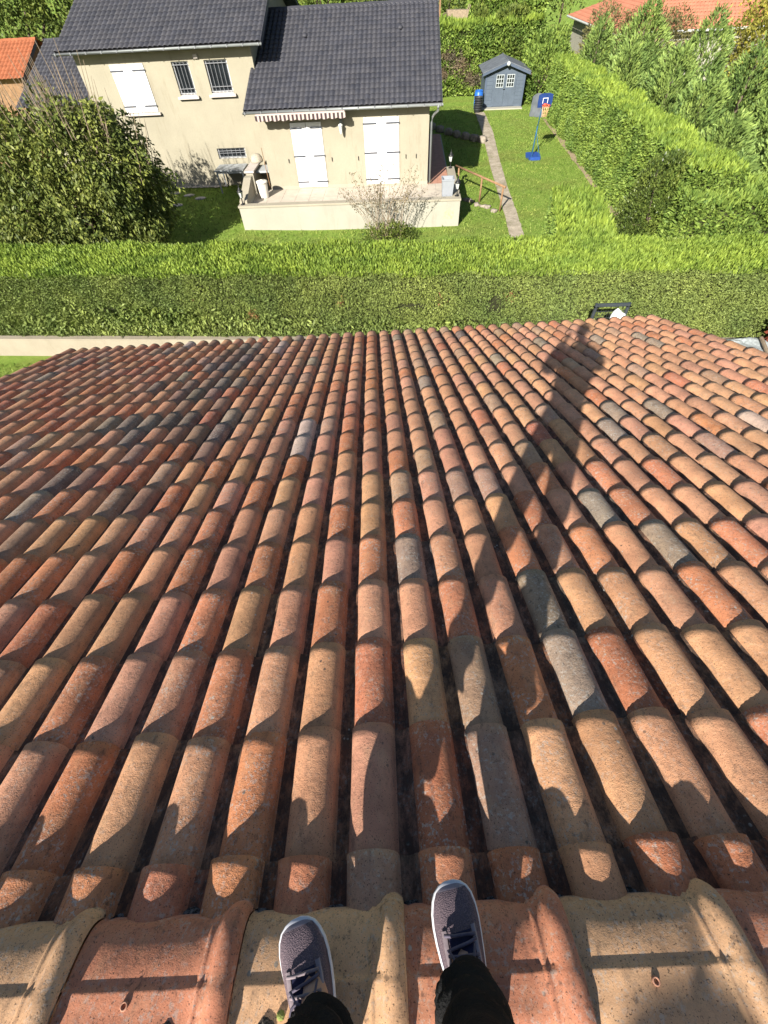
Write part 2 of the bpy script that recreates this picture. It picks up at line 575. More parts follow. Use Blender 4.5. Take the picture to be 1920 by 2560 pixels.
PAL = dict(b=(.59, .31, .185), p=(.55, .285, .185), o=(.55, .215, .112), r=(.46, .165, .092), g=(.30, .25, .20),
           k=(.175, .155, .142), w=(.56, .46, .40), y=(.60, .325, .19), m=(.43, .275, .195), c=(.31, .28, .255), n=(.28, .18, .14))
NEAR = {
 0: (-6, 'oooooo' + 'morbrooy'),
 1: (-6, 'boppobprmbbyboby'),
 2: (-7, 'boppobb' + 'oymogrbbbbob'),
 3: (-8, 'obbpobbo' + 'ypopgbbbobbbp'),
 4: (-9, 'obobopobp' + 'ogbpopobgbop'),
 5: (-9, 'bbpbobbbo' + 'bobbbrbcobpb'),
}
def pick(i, j):
    if j in NEAR:
        s, t = NEAR[j]
        if 0 <= i - s < len(t):
            return t[i - s]
    r = random.random()
    if -13 <= i <= -7 and j >= 5:
        q = random.random()
        if q < {-9: .8, -10: .75, -8: .5, -11: .5}.get(i, .25):
            return 'k' if r < .3 else ('g' if r < .45 else ('n' if r < .92 else 'r'))
    if i < -14 and r < .25:
        return 'r' if r < .15 else 'p'
    if r < .30: return 'b'
    if r < .56: return 'p'
    if r < .72: return 'y'
    if r < .86: return 'o'
    if r < .89: return 'r'
    if r < .918: return 'g'
    if r < .924: return 'k'
    if r < .992: return 'm'
    return 'w'

a_ = .077
prof = [(-a_ - .001, -.014)] + [(-a_ * math.cos(PI * k / 10), H_ * math.sin(PI * k / 10) ** .88) for k in range(11)] + \
       [(a_ + .004, -.004), (.094, -.008), (.106, -.007), (.121, -.003), (.127, .008), (.144, .010)]
prof = np.array(prof)
inner = prof.copy()
inner[:12, 0] *= .83
inner[:12, 1] = inner[:12, 1] * .80 - .002
inner[12:, 1] -= .013
NP = len(prof)
def tile_field(i_range, j_range, sgn=1, near_detail=True):
    Vs, Fs, Cs, As = [], [], [], []
    k = 0
    rows = {i: (random.uniform(-.010, .010), random.uniform(-.004, .004)) for i in i_range}
    for j in j_range:
        for i in i_range:
            ro, rx = rows[i]
            ds = ro + random.uniform(-.009, .009)
            dx = rx + random.uniform(-.0035, .0035)
            dz = random.uniform(-.0025, .003)
            yaw = random.uniform(-.013, .013)
            s1 = j * E_ + ds
            s0 = s1 - E_ - .05 if j > 0 else s1 - .24
            sm = [0, .3, .62, .88, 1.0]
            rings = []
            sag = random.uniform(-.002, .002)
            for q in sm:
                s = s0 + (s1 - s0) * q
                sc = .955 + .045 * q + (.02 if q == 1 else 0)
                lift = T_ * ((s - s1) / E_ + 1) + dz + (.009 if j == 0 else 0) + sag * math.sin(PI * q)
                x = prof[:, 0] * np.where(np.arange(NP) < 12, sc, 1) + dx + yaw * (s - s1)
                z = prof[:, 1] * np.where(np.arange(NP) < 12, sc, 1) + lift
                rings.append((x, np.full(NP, s), z))
            x = inner[:, 0] + dx
            rings.append((x, np.full(NP, s1 + .001), inner[:, 1] + T_ + dz + (.009 if j == 0 else 0)))
            for x, s, z in rings:
                zo = z - H_ - T_
                Vs.append(np.stack([X0 + i * W_ + x, sgn * (Y0 + s * CA + zo * SA) + (0 if sgn > 0 else -.62), Z0 - s * SA + zo * CA], 1))
            f = []
            for r in range(len(rings) - 1):
                for c in range(NP - 1):
                    q = (k + r * NP + c, k + r * NP + c + 1, k + (r + 1) * NP + c + 1, k + (r + 1) * NP + c)
                    f.append(q if sgn < 0 else q[::-1])
            Fs += f
            key = pick(i, j)
            base = (np.array(PAL[key]) * .84 + .16 * np.array((.55, .295, .19))) * random.uniform(.88, 1.1) * np.array([1, random.uniform(.95, 1.06), random.uniform(.93, 1.08)])
            Cs.append(np.tile(base, (len(f), 1)))
            ag = {'g': 1.0, 'k': .8, 'w': .6, 'm': .7}.get(key, .75 if random.random() < .18 else random.uniform(0, .4))
            ag = max(ag, random.uniform(.5, 1)) if key in 'or' else ag
            aa = np.full(len(f), ag).reshape(len(rings) - 1, NP - 1)
            aa[:, 12:] = 2.0  # flags pan faces for the algae and the painted valley shade
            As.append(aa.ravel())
            k += NP * len(rings)
    return np.concatenate(Vs), np.array(Fs), np.concatenate(Cs), np.concatenate(As)
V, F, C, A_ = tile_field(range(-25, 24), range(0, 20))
roof = quads('roof_tiles', V, F, m_clay, house, color=C, age_shade=A_, smooth=True)
# back slope, same tiles but only the courses next to the ridge and a plain deck below
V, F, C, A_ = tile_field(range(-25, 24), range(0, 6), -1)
quads('roof_tiles', V, F, m_clay, house, color=C, age_shade=A_, smooth=True)
# roof deck and walls
XL, XR = X0 - 25 * W_ - .07, X0 + 23 * W_ + .15
def rp(x, s, off):                      # point on / below the roof plane
    return (x, Y0 + s * CA + off * SA, Z0 - s * SA + off * CA)
sE = 19 * E_
m = MB()
d0, d1 = -.10, -.17
yb = -.62
p = [rp(XL, -.1, d0), rp(XR, -.1, d0), rp(XR, sE - .06, d0), rp(XL, sE - .06, d0)]
q = [rp(XL, -.1, d1), rp(XR, -.1, d1), rp(XR, sE - .06, d1), rp(XL, sE - .06, d1)]
m.add(p + q, [(0, 1, 2, 3), (7, 6, 5, 4), (3, 2, 6, 7), (0, 3, 7, 4), (1, 5, 6, 2), (0, 4, 5, 1)])
bk = lambda P: [(x, -(y) + yb, z) for x, y, z in P]
m.add(bk(p + q), [(3, 2, 1, 0), (4, 5, 6, 7), (7, 6, 2, 3), (4, 7, 3, 0), (2, 6, 5, 1), (1, 5, 4, 0)])
m.build('roof_deck', m_wood, house)
m = MB()
ye, ze = rp(0, sE - .5, d1)[1:]
xl, xr = XL + .25, XR - .25
m.mat(m_cream)
zr = rp(0, 0, d1)[2] - .02
for xx, tt in ((xl, .25), (xr, -.25)):
    m.prism([(-ye + yb, 0), (ye, 0), (ye, ze), (0, zr), (yb, zr), (-ye + yb, ze)], 0, tt, Matrix(((0, 1, 0, xx), (1, 0, 0, 0), (0, 0, 1, 0), (0, 0, 0, 1))))
m.box((xl + .25, ye - .25, 0), (xr - .25, ye, ze))
m.box((xl + .25, -ye + yb, 0), (xr - .25, -ye + yb + .25, ze))
m.build('wall', m_cream, house)
# gutter along the eave
m = MB()
gy, gzz = rp(0, sE + .035, -.125)[1:]
path = []
ring = [(.065 * math.cos(t), .065 * math.sin(t)) for t in np.linspace(PI, 2 * PI, 9)]
ring += [(.072, .008), (.058, 0)] + [(.056 * math.cos(t), .056 * math.sin(t)) for t in np.linspace(2 * PI, PI, 9)]
vs = [(XL + .03, gy + a, gzz + b) for a, b in ring] + [(XR - .03, gy + a, gzz + b) for a, b in ring]
n = len(ring)
m.add(vs, [(i, (i + 1) % n, n + (i + 1) % n, n + i) for i in range(n)])
m.build('gutter', m_zinc, house, True)
# mortar bedding under the ridge tiles (front and back)
for side in (1, -1):
    m = MB()
    vs, fs = [], []
    nxm = 520
    for a in range(nxm + 1):
        x = XL + .05 + (XR - XL - .1) * a / nxm
        for b in range(7):
            t = b / 6
            y = -.245 + .078 * t
            e = mnoise.noise((x * 9, t * 2, 3)) * .02 + mnoise.noise((x * 31, t * 6, 8)) * .012
            z = CAMZ - 1.522 - .085 * t ** 1.4 + e * (1 - abs(2 * t - 1) * .4)
            yy = y + mnoise.noise((x * 14, 7, t)) * .016
            vs.append((x, yy if side > 0 else -yy + yb, z))
    for a in range(nxm):
        for b in range(6):
            f = (a * 7 + b, (a + 1) * 7 + b, (a + 1) * 7 + b + 1, a * 7 + b + 1)
            fs.append(f if side > 0 else f[::-1])
    m.add(vs, fs)
    m.build('mortar_bed', m_mortar, house, True)
# ridge tiles: moulded profile from lip to lip, a swelling collar at the right-hand end
RZ = CAMZ - 1.449
half = [(.150, -.118), (.149, -.100), (.147, -.084), (.142, -.069), (.132, -.055), (.116, -.0415), (.096, -.0305), (.074, -.0200), (.056, -.0130),
        (.046, -.0100), (.041, -.0082), (.036, -.0015), (.030, .001), (.010, .004), (-.016, .012)]
fulls = half + [(-.05, .020)] + [(-.10 - y, z) for y, z in reversed(half)]
fulls = np.array(fulls)
CY = -.325
RIDGE_COL = {-2: 'y', -1: 'o', 0: 'y', 1: 'o', 2: 'y', -3: 'y', 3: 'o'}
def ridge_tile(k):
    xa = -.428 + (k - 0) * .4114      # left end (k=0 is the buff tile between the shoes)
    
    xi = [-.02, -.004, 0, .004, .008, .014, .03, .10, .20, .28, .308, .313, .318, .323, .327, .331, .336, .344, .354, .364, .374, .383, .390, .394, .3965, .3975]
    V, F = [], []
    xi = [x * 1.0428 for x in xi]
    for xs_ in xi:
        x = xs_ / 1.0428
        if x < .308: g = 0
        elif x <= .32: g = (x - .308) / .012 * .28
        elif x < .33: g = .2
        else: g = .30 + .70 * max(0, 1 - abs((x - .367) / .032) ** 2.8) if x < .397 else .12
        dip = -.004 * math.exp(-((x - .013) / .006) ** 2)
        grow = .034 * g + dip
        nn = np.gradient(fulls, axis=0)
        nrm = np.stack([nn[:, 1], -nn[:, 0]], 1)
        nrm /= np.linalg.norm(nrm, axis=1, keepdims=True)
        smn = np.array([(.96, .25), (.93, .36), (.88, .47), (.8, .6), (.66, .75), (.5, .86), (.4, .91), (.36, .93), (.33, .94), (.3, .95), (.27, .96), (.22, .97), (.15, .99), (.1, 1), (.05, 1)])
        sm = np.concatenate([smn, [(0, 1)], smn[::-1] * [-1, 1]])
        pts = fulls + sm * grow
        if g > .3:     # the collar's flutes are filled: a plain rounded roll
            hull = np.array([(.160, -.112), (.158, -.092), (.155, -.072), (.147, -.053), (.134, -.038), (.117, -.026), (.096, -.0165), (.075, -.008), (.058, -.002), (.047, .002), (.042, .004), (.037, .006), (.030, .010), (.010, .014), (-.016, .020)])
            hull = np.concatenate([hull, [(-.05, .026)], np.stack([-.10 - hull[::-1, 0], hull[::-1, 1]], 1)])
            wgt = min(1, (g - .3) / .5)
            pts = pts * (1 - wgt) + (hull + sm * (grow - .016)) * wgt
        drop = -.006 * (1 - (x + .02) / .42)
        for y, z in pts:
            V.append((xa + xs_, CY + y, RZ + z + drop))
    n = len(fulls)
    for a in range(len(xi) - 1):
        for b in range(n - 1):
            F.append((a * n + b + 1, (a + 1) * n + b + 1, (a + 1) * n + b, a * n + b))
    # thickness at lips and ends
    base = len(V)
    inn = [(x, CY - .05 + (y - CY + .05) * .90, RZ + (z - RZ) - .013) for x, y, z in V]
    V += inn
    for a in range(len(xi) - 1):
        for b in (0, n - 1):
            q = (a * n + b, (a + 1) * n + b, base + (a + 1) * n + b, base + a * n + b)
            F.append(q if b else q[::-1])
    for a in (0, len(xi) - 1):
        for b in range(n - 1):
            q = (a * n + b, a * n + b + 1, base + a * n + b + 1, base + a * n + b)
            F.append(q if a == 0 else q[::-1])
    col = np.array({'y': (.60, .37, .22), 'o': (.56, .235, .145)}[RIDGE_COL.get(k, 'yo'[k % 2])]) * random.uniform(.95, 1.05)
    o = quads('ridge_tile', V, F, m_ridge, house, color=np.tile(col, (len(F), 1)), age_shade=np.full(len(F), .55), smooth=True)
    return o
for k in range(-12, 13):
    xa = -.428 + k * .4114
    if xa < XL or xa + .39 > XR: continue
    o = ridge_tile(k)
    if k in (-1, 0, 1, 2):
        o['label'] = {-1: 'red ridge tile left of the shoes', 0: 'buff ridge tile under the left shoe', 1: 'red ridge tile under the right shoe', 2: 'buff ridge tile with a round shadow across it'}[k]
        m = MB()      # clay nail boss with a hole
        c = Vector((xa + .165, CY + .012, RZ + .002))
        m.lathe([(.0085, -.004), (.009, .003), (.0062, .005), (.0045, .001), (.004, -.006)], c, 14)
        pl_ = m.build('nail_boss', plain('clay_boss', (.42, .22, .15), .85, .2), o, True)
        pl_.parent = o
def crust(x, y, r_, mat, parent, z=None, name='lichen'):
    bm = bmesh.new()
    bmesh.ops.create_circle(bm, cap_ends=False, segments=40, radius=1)
    pts = [v.co.copy() for v in bm.verts]
    bm.free()
    vs = [(x, y, RZ + .008 + .004)]
    fs = []
    for ring, (q, h_) in enumerate(((.45, .0045), (.8, .003), (1.0, -.004))):
        for p in pts:
            f = 1 + .22 * mnoise.noise(p * 2.2 + Vector((x * 40, y * 40, 0))) + .12 * mnoise.noise(p * 7 + Vector((x * 9, 3, 0)))
            yy = y + p.y * r_ * q * f
            base = np.interp(-(yy - CY), -fulls[:16, 0], fulls[:16, 1])
            vs.append((x + p.x * r_ * q * f, yy, RZ - .003 + base + h_))
    vs[0] = (x, y, RZ + np.interp(-(y - CY), -fulls[:16, 0], fulls[:16, 1]) + .003)
    n = 40
    for k in range(n):
        fs.append((0, 1 + k, 1 + (k + 1) % n))
        for ring in range(2):
            a, b = 1 + ring * n, 1 + (ring + 1) * n
            fs.append((a + k, b + k, b + (k + 1) % n, a + (k + 1) % n))
    m = MB()
    m.add(vs, fs)
    m.build(name, mat, parent, True)
def crustmat(name, a, b, sc):
    M = Mat(name, .95, .1)
    M.color(M.mix(M.ramp(M.noise(sc, 5, .8), .42, .58), a, b))
    M.bump(M.noise(sc * 2, 4, .8), 1, .006)
    return M.m
m_crust = crustmat('dark_lichen', (.05, .043, .036), (.30, .25, .20), 190)
m_limelich = crustmat('yellow_lichen', (.30, .36, .09), (.40, .45, .15), 120)
tiles_ = {o['label'].split()[0] + o['label'].split()[-1]: o for o in house.children if o.get('label')}
for o in [o for o in house.children if o.get('label')]:
    L_ = o['label']
    if 'left of' in L_:
        crust(-.56, -.362, .026, m_crust, o); crust(-.492, -.284, .013, m_crust, o)
    if 'under the left' in L_:
        crust(-.335, -.362, .024, m_crust, o); crust(-.305, -.338, .010, m_limelich, o)
    if 'under the right' in L_:
        crust(.150, -.250, .009, m_limelich, o)
# chimney added unseen behind the frame, shaped to throw the round ridge shadow
m = MB()
CHX, CHY = -.525, -2.62
m.box((CHX - .27, CHY - .27, Z0 - 1.2), (CHX + .27, CHY + .27, RZ + .95))
m.mat(m_cream)
ch = m.build('shadow_caster', m_cream, house)
m = MB()
m.lathe([(.25, RZ + .95), (.25, RZ + 1.20), (.245, RZ + 1.28), (.23, RZ + 1.335), (.20, RZ + 1.372), (.15, RZ + 1.396), (.09, RZ + 1.406), (.04, RZ + 1.409), (.026, RZ + 1.416), (.016, RZ + 1.430), (.0, RZ + 1.438)], (0, 0, 0), 36, Matrix.Translation((CHX + .03, CHY, -.006)) @ Matrix.Diagonal((1.05, .22, 1, 1)))
cw = m.build('caster_cap', m_zinc, ch, True)  # cap flattened front to back to fit the round shadow's outline
#@REST
# ------------------------------------------------------------------ neighbour's house
nb = empty('house', hw(-3, 3, 0), 'cream rendered house with charcoal tile roofs and closed white shutters', 'house')
XZ = Matrix(((1, 0, 0, 0), (0, 1, 0, 0), (0, 0, 1, 0), (0, 0, 0, 1)))
WL, WR = -4.32, 2.55                                  # right block facade at v=0, left block facade at v=2
LV = 2.0
m = MB().mat(m_cream)
m.box((WL, 0, .86), (WR, 11.6, 3.30), HM)
for u in (WL, WR - .25):
    m.prism([(0, 3.30), (11.6, 3.30), (6.0, 5.30)], u, u + .25, HM @ Matrix(((0, 1, 0, 0), (1, 0, 0, 0), (0, 0, 1, 0), (0, 0, 0, 1))))
m.mat(m_plinth)
m.box((WL - .012, -.012, -.3), (WR + .012, 11.61, .86), HM)
m.build('wall', None, nb)
m = MB().mat(m_cream)
LU0, LU1 = -11.85, -4.55
m.box((LU0 + .01, LV + .24, .55), (LU1 - .01, LV + 10.6, 4.87), HM)
HOLES = [(-7.92, -7.22, 3.56, 4.56), (-6.56, -5.62, 3.58, 4.56), (-7.02, -5.72, 1.42, 1.80)]
us_ = sorted({LU0, LU1} | {h for q in HOLES for h in q[:2]})
zs_ = sorted({.55, 4.88} | {h for q in HOLES for h in q[2:]})
for a_u, b_u in zip(us_, us_[1:]):                 # front skin of the wall, open where the windows are
    run = None
    for a_z, b_z in zip(zs_, zs_[1:]):
        inside = any(q[0] <= a_u and b_u <= q[1] and q[2] <= a_z and b_z <= q[3] for q in HOLES)
        if inside:
            if run: m.box((a_u, LV, run[0]), (b_u, LV + .23, run[1]), HM)
            run = None
        else:
            run = (run[0] if run else a_z, b_z)
    if run: m.box((a_u, LV, run[0]), (b_u, LV + .23, run[1]), HM)
for u in (LU0, LU1 - .25):
    m.prism([(LV, 4.88), (LV + 10.6, 4.88), (LV + 5.3, 6.7)], u, u + .25, HM @ Matrix(((0, 1, 0, 0), (1, 0, 0, 0), (0, 0, 1, 0), (0, 0, 0, 1))))
m.mat(m_plinth)
m.box((LU0 - .015, LV - .015, -.3), (LU1 + .015, LV + 10.6, .55), HM)
m.build('wall', None, nb)

def wave_roof(name, u0, u1, v0, z0, v1, z1, pu, course, parent, mat, M, amp=.045, step=.026):
    L = math.hypot(v1 - v0, z1 - z0)
    sd = np.array([(v1 - v0) / L, (z1 - z0) / L])
    nd = np.array([-sd[1], sd[0]]) * (1 if v1 > v0 else -1)
    ncol = int(round((u1 - u0) / pu))
    pu = (u1 - u0) / ncol
    pr = [(0, 0), (.06, .35), (.16, .78), (.30, 1.0), (.46, .95), (.62, .72), (.76, .40), (.88, .12), (.97, -.02)]
    us = np.array([(c + a) * pu for c in range(ncol) for a, b in pr] + [ncol * pu])
    hs = np.array([b for c in range(ncol) for a, b in pr] + [0.0]) * amp
    nr = int(round(L / course))
    cs = L / nr
    V, F, T = [], [], []
    for r in range(nr):
        k = len(V)
        scal = np.array([(-.035 * max(0, b)) for c in range(ncol) for a, b in pr] + [0.0])
        for q in (0, 1, 2):
            for i, u in enumerate(us):
                if q == 0: s, h = r * cs + scal[i], hs[i] + step - .016
                elif q == 1: s, h = r * cs + scal[i], hs[i] + step
                else: s, h = (r + 1) * cs + .02, hs[i]
                V.append(tuple(M @ Vector((u0 + u, v0 + sd[0] * s + nd[0] * h, z0 + sd[1] * s + nd[1] * h))))
        n = len(us)
        tr = [[random.random() for c in range(ncol + 1)] for _ in range(1)][0]
        for q in (0, 1):
            for i in range(n - 1):
                f = (k + q * n + i, k + q * n + i + 1, k + (q + 1) * n + i + 1, k + (q + 1) * n + i)
                F.append(f if v1 > v0 else f[::-1])
                T.append(tr[i // len(pr)])
    return quads(name, V, F, mat, parent, tint=T)

def roof_block(u0, u1, ve, zE, vr, zR, vb, zb, eave_thick=.14, cap=True):
    o = wave_roof('roof', u0, u1, ve, zE, vr, zR, .2, .325, nb, m_slate, HM)
    wave_roof('roof', u0, u1, vb, zb, vr, zR, .2, .65, nb, m_slate, HM)
    m = MB()
    T = HM @ Matrix(((0, 1, 0, 0), (1, 0, 0, 0), (0, 0, 1, 0), (0, 0, 0, 1)))
    m.prism([(ve + .06, zE - .03), (vr, zR - .03), (vb - .06, zb - .03), (vb - .06, zb - .12), (vr, zR - .13), (ve + .06, zE - .12)], u0 + .02, u1 - .02, T)
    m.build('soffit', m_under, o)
    if cap:
        m = MB()
        n = int((u1 - u0) / .42)
        for i in range(n):
            a, b = u0 + (u1 - u0) * i / n, u0 + (u1 - u0) * (i + 1) / n
            z = zR + .055 + .006 * (i % 2)
            m.prism([(vr - .15, z - .10), (vr - .14, z - .06), (vr - .05, z), (vr + .05, z), (vr + .14, z - .06), (vr + .15, z - .10)], a + .004, b + .012, T)
        m.build('ridge_cap', m_slate, o)
    # verge boards
    for u in (u0, u1 - .03):
        m = MB()
        m.prism([(ve + .02, zE - .16), (vr, zR - .17), (vr, zR + .015), (ve + .02, zE + .025)], u, u + .03, T)
        m.build('verge_board', m_slate, o)
    return o

def gutter(u0, u1, v, z, name='gutter', hooks=True):
    m = MB()
    ring = [(.062 * math.cos(t), .062 * math.sin(t)) for t in np.linspace(PI, 2 * PI, 9)] + [(.07, .01), (.05, .004)] + [(.05 * math.cos(t), .05 * math.sin(t)) for t in np.linspace(2 * PI, PI, 9)]
    n = len(ring)
    vs = [(u0, v + a, z + b) for a, b in ring] + [(u1, v + a, z + b) for a, b in ring]
    m.add(vs, [(i, (i + 1) % n, n + (i + 1) % n, n + i) for i in range(n)] + [tuple(range(n)), tuple(reversed(range(n, 2 * n)))])
    o = m.build(name, m_zinc, nb, True, HM)
    if hooks:
        k = int((u1 - u0) / .6)
        for i in range(k + 1):
            u = u0 + .1 + (u1 - u0 - .2) * i / k
            m = MB()
            m.box((u - .015, v - .078, z - .055), (u + .015, v - .064, z + .02))
            m.box((u - .015, v - .07, z + .012), (u + .015, v + .09, z + .022))
            m.build('gutter_bracket', m_iron, o, False, HM)
    return o

RS = math.tan(rad(18.6))
roof_block(-4.72, 3.02, -.42, 3.40, 6.0, 3.40 + 6.42 * RS, 12.0, 3.36)
LS = math.tan(rad(19))
roof_block(-12.28, -3.98, 1.52, 5.02, 7.3, 5.02 + 5.78 * LS, 13.0, 5.0)
gutter(-4.74, 3.04, -.49, 3.36)
gutter(-12.3, -3.96, 1.45, 4.98)
# downpipe at the right corner and flashing where roof meets wall
m = MB()
m.tube([(2.86, -.47, 3.30), (2.86, -.46, 3.18), (2.74, -.16, 3.02), (2.68, -.03, 2.92), (2.66, .05, 2.75), (2.66, .05, .78)], .045, 10)
m.build('downpipe', m_zinc, nb, True, HM)
m = MB()
m.tube([(2.86, -.49, 3.34), (2.86, -.49, 3.24)], .05, 10)
m.build('gutter_outlet', m_zinc, nb, True, HM)
m = MB()
m.box((LU1 + .002, LV - .02, 4.05), (LU1 + .03, 6.0, 4.20), HM @ Matrix.Rotation(0, 4, 'X'))
def shutters(u0, u1, z0, z1, v, straps, name='shutter'):
    """two closed plank leaves; straps at heights given as fractions"""
    mid = (u0 + u1) / 2
    for a, b, sgn in ((u0, mid - .008, 1), (mid + .008, u1, -1)):
        m = MB()
        n = 5
        for i in range(n):
            m.box((a + (b - a) * i / n + .0025, v - .035, z0), (a + (b - a) * (i + 1) / n - .0025, v - .002, z1), HM)
        m.box((a + .004, v - .028, z0 + .003), (b - .004, v - .003, z1 - .003), HM)
        o = m.build(name, m_white, nb)
        for f in straps:
            z = z0 + (z1 - z0) * f
            m = MB()
            w_ = (b - a) * .74
            p, q = (a - .03, a + w_) if sgn > 0 else (b - w_, b + .03)
            m.box((p, v - .050, z - .027), (q, v - .0355, z + .027), HM, .004)
            m.build('strap_hinge', m_band, o)
        m = MB()
        e = b - .05 if sgn > 0 else a + .03
        m.box((e, v - .042, (z0 + z1) / 2 - .12), (e + .02, v - .0355, (z0 + z1) / 2 + .1), HM)
        m.build('latch', m_iron, o)
shutters(-3.06, -1.80, .80, 2.92, 0, (.085, .5, .92))
shutters(-.08, 1.34, .82, 2.98, 0, (.075, .49, .915))
shutters(-10.50, -9.10, 3.12, 4.56, LV, (.13, .87))
m = MB()
m.box((-10.6, LV - .14, 3.02), (-9.0, LV + .02, 3.10), HM, .012)
m.build('window_sill', m_sill, nb)
for u in (-3.35, -1.50, -.38, 1.62, 2.05):             # shutter stays on the wall
    m = MB()
    m.box((u - .012, -.05, 1.72), (u + .012, .0, 1.75), HM)
    m.box((u - .010, -.055, 1.66), (u + .010, -.038, 1.80), HM)
    m.build('shutter_stay', m_black, nb)

def barred_window(u0, u1, z0, z1, v, nbars, sill=True, nm='window'):
    """window set back in its opening, with a bar grille near the wall face"""
    m = MB()
    t = .05
    a, b = v + .10, v + .16
    m.box((u0 + .002, a, z0 + .002), (u0 + t, b, z1 - .002), HM)
    m.box((u1 - t, a, z0 + .002), (u1 - .002, b, z1 - .002), HM)
    m.box((u0 + t, a, z1 - t), (u1 - t, b, z1 - .002), HM)
    m.box((u0 + t, a, z0 + .002), (u1 - t, b, z0 + t), HM)
    o = m.build(nm, m_white, nb)
    m = MB()
    m.box((u0 + t, a + .02, z0 + t), (u1 - t, a + .03, z1 - t), HM)
    m.build('pane', m_glass, o)
    m = MB()
    vv = v + .03
    for i in range(nbars):
        u = u0 + .05 + (u1 - u0 - .10) * i / (nbars - 1)
        m.tube([(u, vv, z0 + .015), (u, vv, z1 - .015)], .010, 6)
    for z in (z0 + .07, z0 + .20, z1 - .10):
        m.box((u0 + .003, vv - .006, z - .009), (u1 - .003, vv + .006, z + .009))
    m.build('window_bars', m_iron, o, False, HM)
    if sill:
        m = MB()
        m.box((u0 - .10, v - .14, z0 - .10), (u1 + .10, v - .002, z0 - .012), HM, .012)
        m.box((u0 + .003, v - .01, z0 - .02), (u1 - .003, v + .098, z0 + .012), HM)
        m.build('window_sill', m_sill, o)
    return o
barred_window(-7.92, -7.22, 3.56, 4.56, LV, 5)
barred_window(-6.56, -5.62, 3.58, 4.56, LV, 6)
barred_window(-7.02, -5.72, 1.42, 1.80, LV, 7, False)
m = MB()
m.box((-6.92, LV - .10, 4.62), (-6.74, LV, 4.74), HM, .02)
m.build('wall_vent', m_sill, nb)
for v_, z_ in ((2.7, 4.62), (2.7, 4.62)): pass
for u, vv in ((-2.62, 3.9), (1.38, 4.1)):              # small roof vents
    zz = 3.40 + (vv + .42) * RS + .02
    m = MB()
    m.lathe([(.13, 0), (.12, .06), (.08, .10), (.0, .12)], (0, 0, 0), 14, HM @ Matrix.Translation((u, vv, zz)))
    m.build('roof_vent', m_slate, nb, True)
# awning: cassette under the eave with striped scalloped valance
m = MB()
m.box((-4.24, -.60, 3.20), (-.74, -.05, 3.31), HM, .02)
aw = m.build('awning', m_awn_l, nb)
ns = 44
for kind, mt in ((0, m_awn_d), (1, m_awn_l)):
    m = MB()
    for i in range(ns):
        if i % 2 != kind: continue
        a, b = -4.26 + 3.54 * i / ns, -4.26 + 3.54 * (i + 1) / ns
        for q in range(4):
            p0, p1 = a + (b - a) * q / 4, a + (b - a) * (q + 1) / 4
            cyc = lambda u: .135 + .035 * abs(math.sin((u + 4.26) / 3.54 * PI * 11))
            wv = -.63 + .012 * math.sin(i * 1.3)
            z0a, z0b = 3.265 - cyc(p0), 3.265 - cyc(p1)
            vs = [(p0, wv, z0a), (p1, wv, z0b), (p1, wv, 3.27), (p0, wv, 3.27), (p0, wv + .008, z0a), (p1, wv + .008, z0b), (p1, wv + .008, 3.27), (p0, wv + .008, 3.27)]
            m.add(vs, [(0, 1, 2, 3), (7, 6, 5, 4), (0, 4, 5, 1), (2, 6, 7, 3)])
    m.build('valance', mt, aw, False, HM)
# wall lantern
m = MB()
m.box((-1.05, -.06, 2.72), (-.93, 0, 2.98), HM, .012)
m.tube([HM @ Vector(p) for p in ((-.99, -.05, 2.9), (-.99, -.14, 2.98), (-.99, -.22, 2.94), (-.99, -.24, 2.88))], .014, 8)
wl = m.build('wall_lantern', m_zinc, nb)
m = MB()
m.lathe([(.02, .20), (.09, .14), (.095, .12), (.075, .10), (.05, -.10), (.03, -.14), (.0, -.17)], (0, 0, 0), 6, HM @ Matrix.Translation((-.99, -.24, 2.70)))
m.build('lamp_shade', m_lampg, wl)

# ------------------------------------------------------------------ terrace
te = empty('terrace', hw(-.7, -1.3, 0), 'raised terrace with an off-white rendered wall and pale slabs before the cream house', 'terrace')
TF = -2.6
m = MB()
m.box((-5.16, TF, -.3), (3.78, TF + .26, .88), HM)
m.box((3.50, TF + .26, -.3), (3.78, 1.45, .88), HM)
m.box((-5.16, TF + .26, -.3), (-4.86, -.75, .88), HM)
tw = m.build('wall', m_white_r, te)
m = MB()                                            # coping
m.box((-5.19, TF - .03, .88), (3.81, TF + .29, .95), HM, .01)
m.box((3.47, TF + .29, .88), (3.81, 1.48, .95), HM, .01)
m.build('coping', m_plinth, te)
m = MB()                                            # bare patch of fallen render
m.add([hw(u, TF - .004, z) for u, z in ((3.16, .28), (3.50, .26), (3.56, .40), (3.52, .62), (3.34, .62), (3.18, .50))], [(0, 1, 2, 3, 4, 5)])
m.build('bare_patch', plain('bare_mortar', (.52, .43, .27), .95, .1, 0, .2, 9, .5), te)
m = MB()                                            # raised left-hand stub
Tm = HM @ Matrix(((0, 1, 0, 0), (1, 0, 0, 0), (0, 0, 1, 0), (0, 0, 0, 1)))
m.prism([(TF + .28, .88), (-.72, .88), (-.72, 1.46), (-1.0, 1.46), (TF + .28, 1.02)], -5.17, -4.86, Tm)
m.build('side_wall', m_plinth, te)
m = MB()
nsl = 14
for i in range(nsl):
    a, b = -4.86 + (8.36) * i / nsl, -4.86 + 8.36 * (i + 1) / nsl
    for v0, v1 in ((TF + .26, -1.30), (-1.30, -.012)):
        m.box((a + .004, v0 + .004, .4), (b - .004, v1 - .004, .745 + random.uniform(0, .004)), HM)
m.build('floor', m_floor, te)
m = MB()
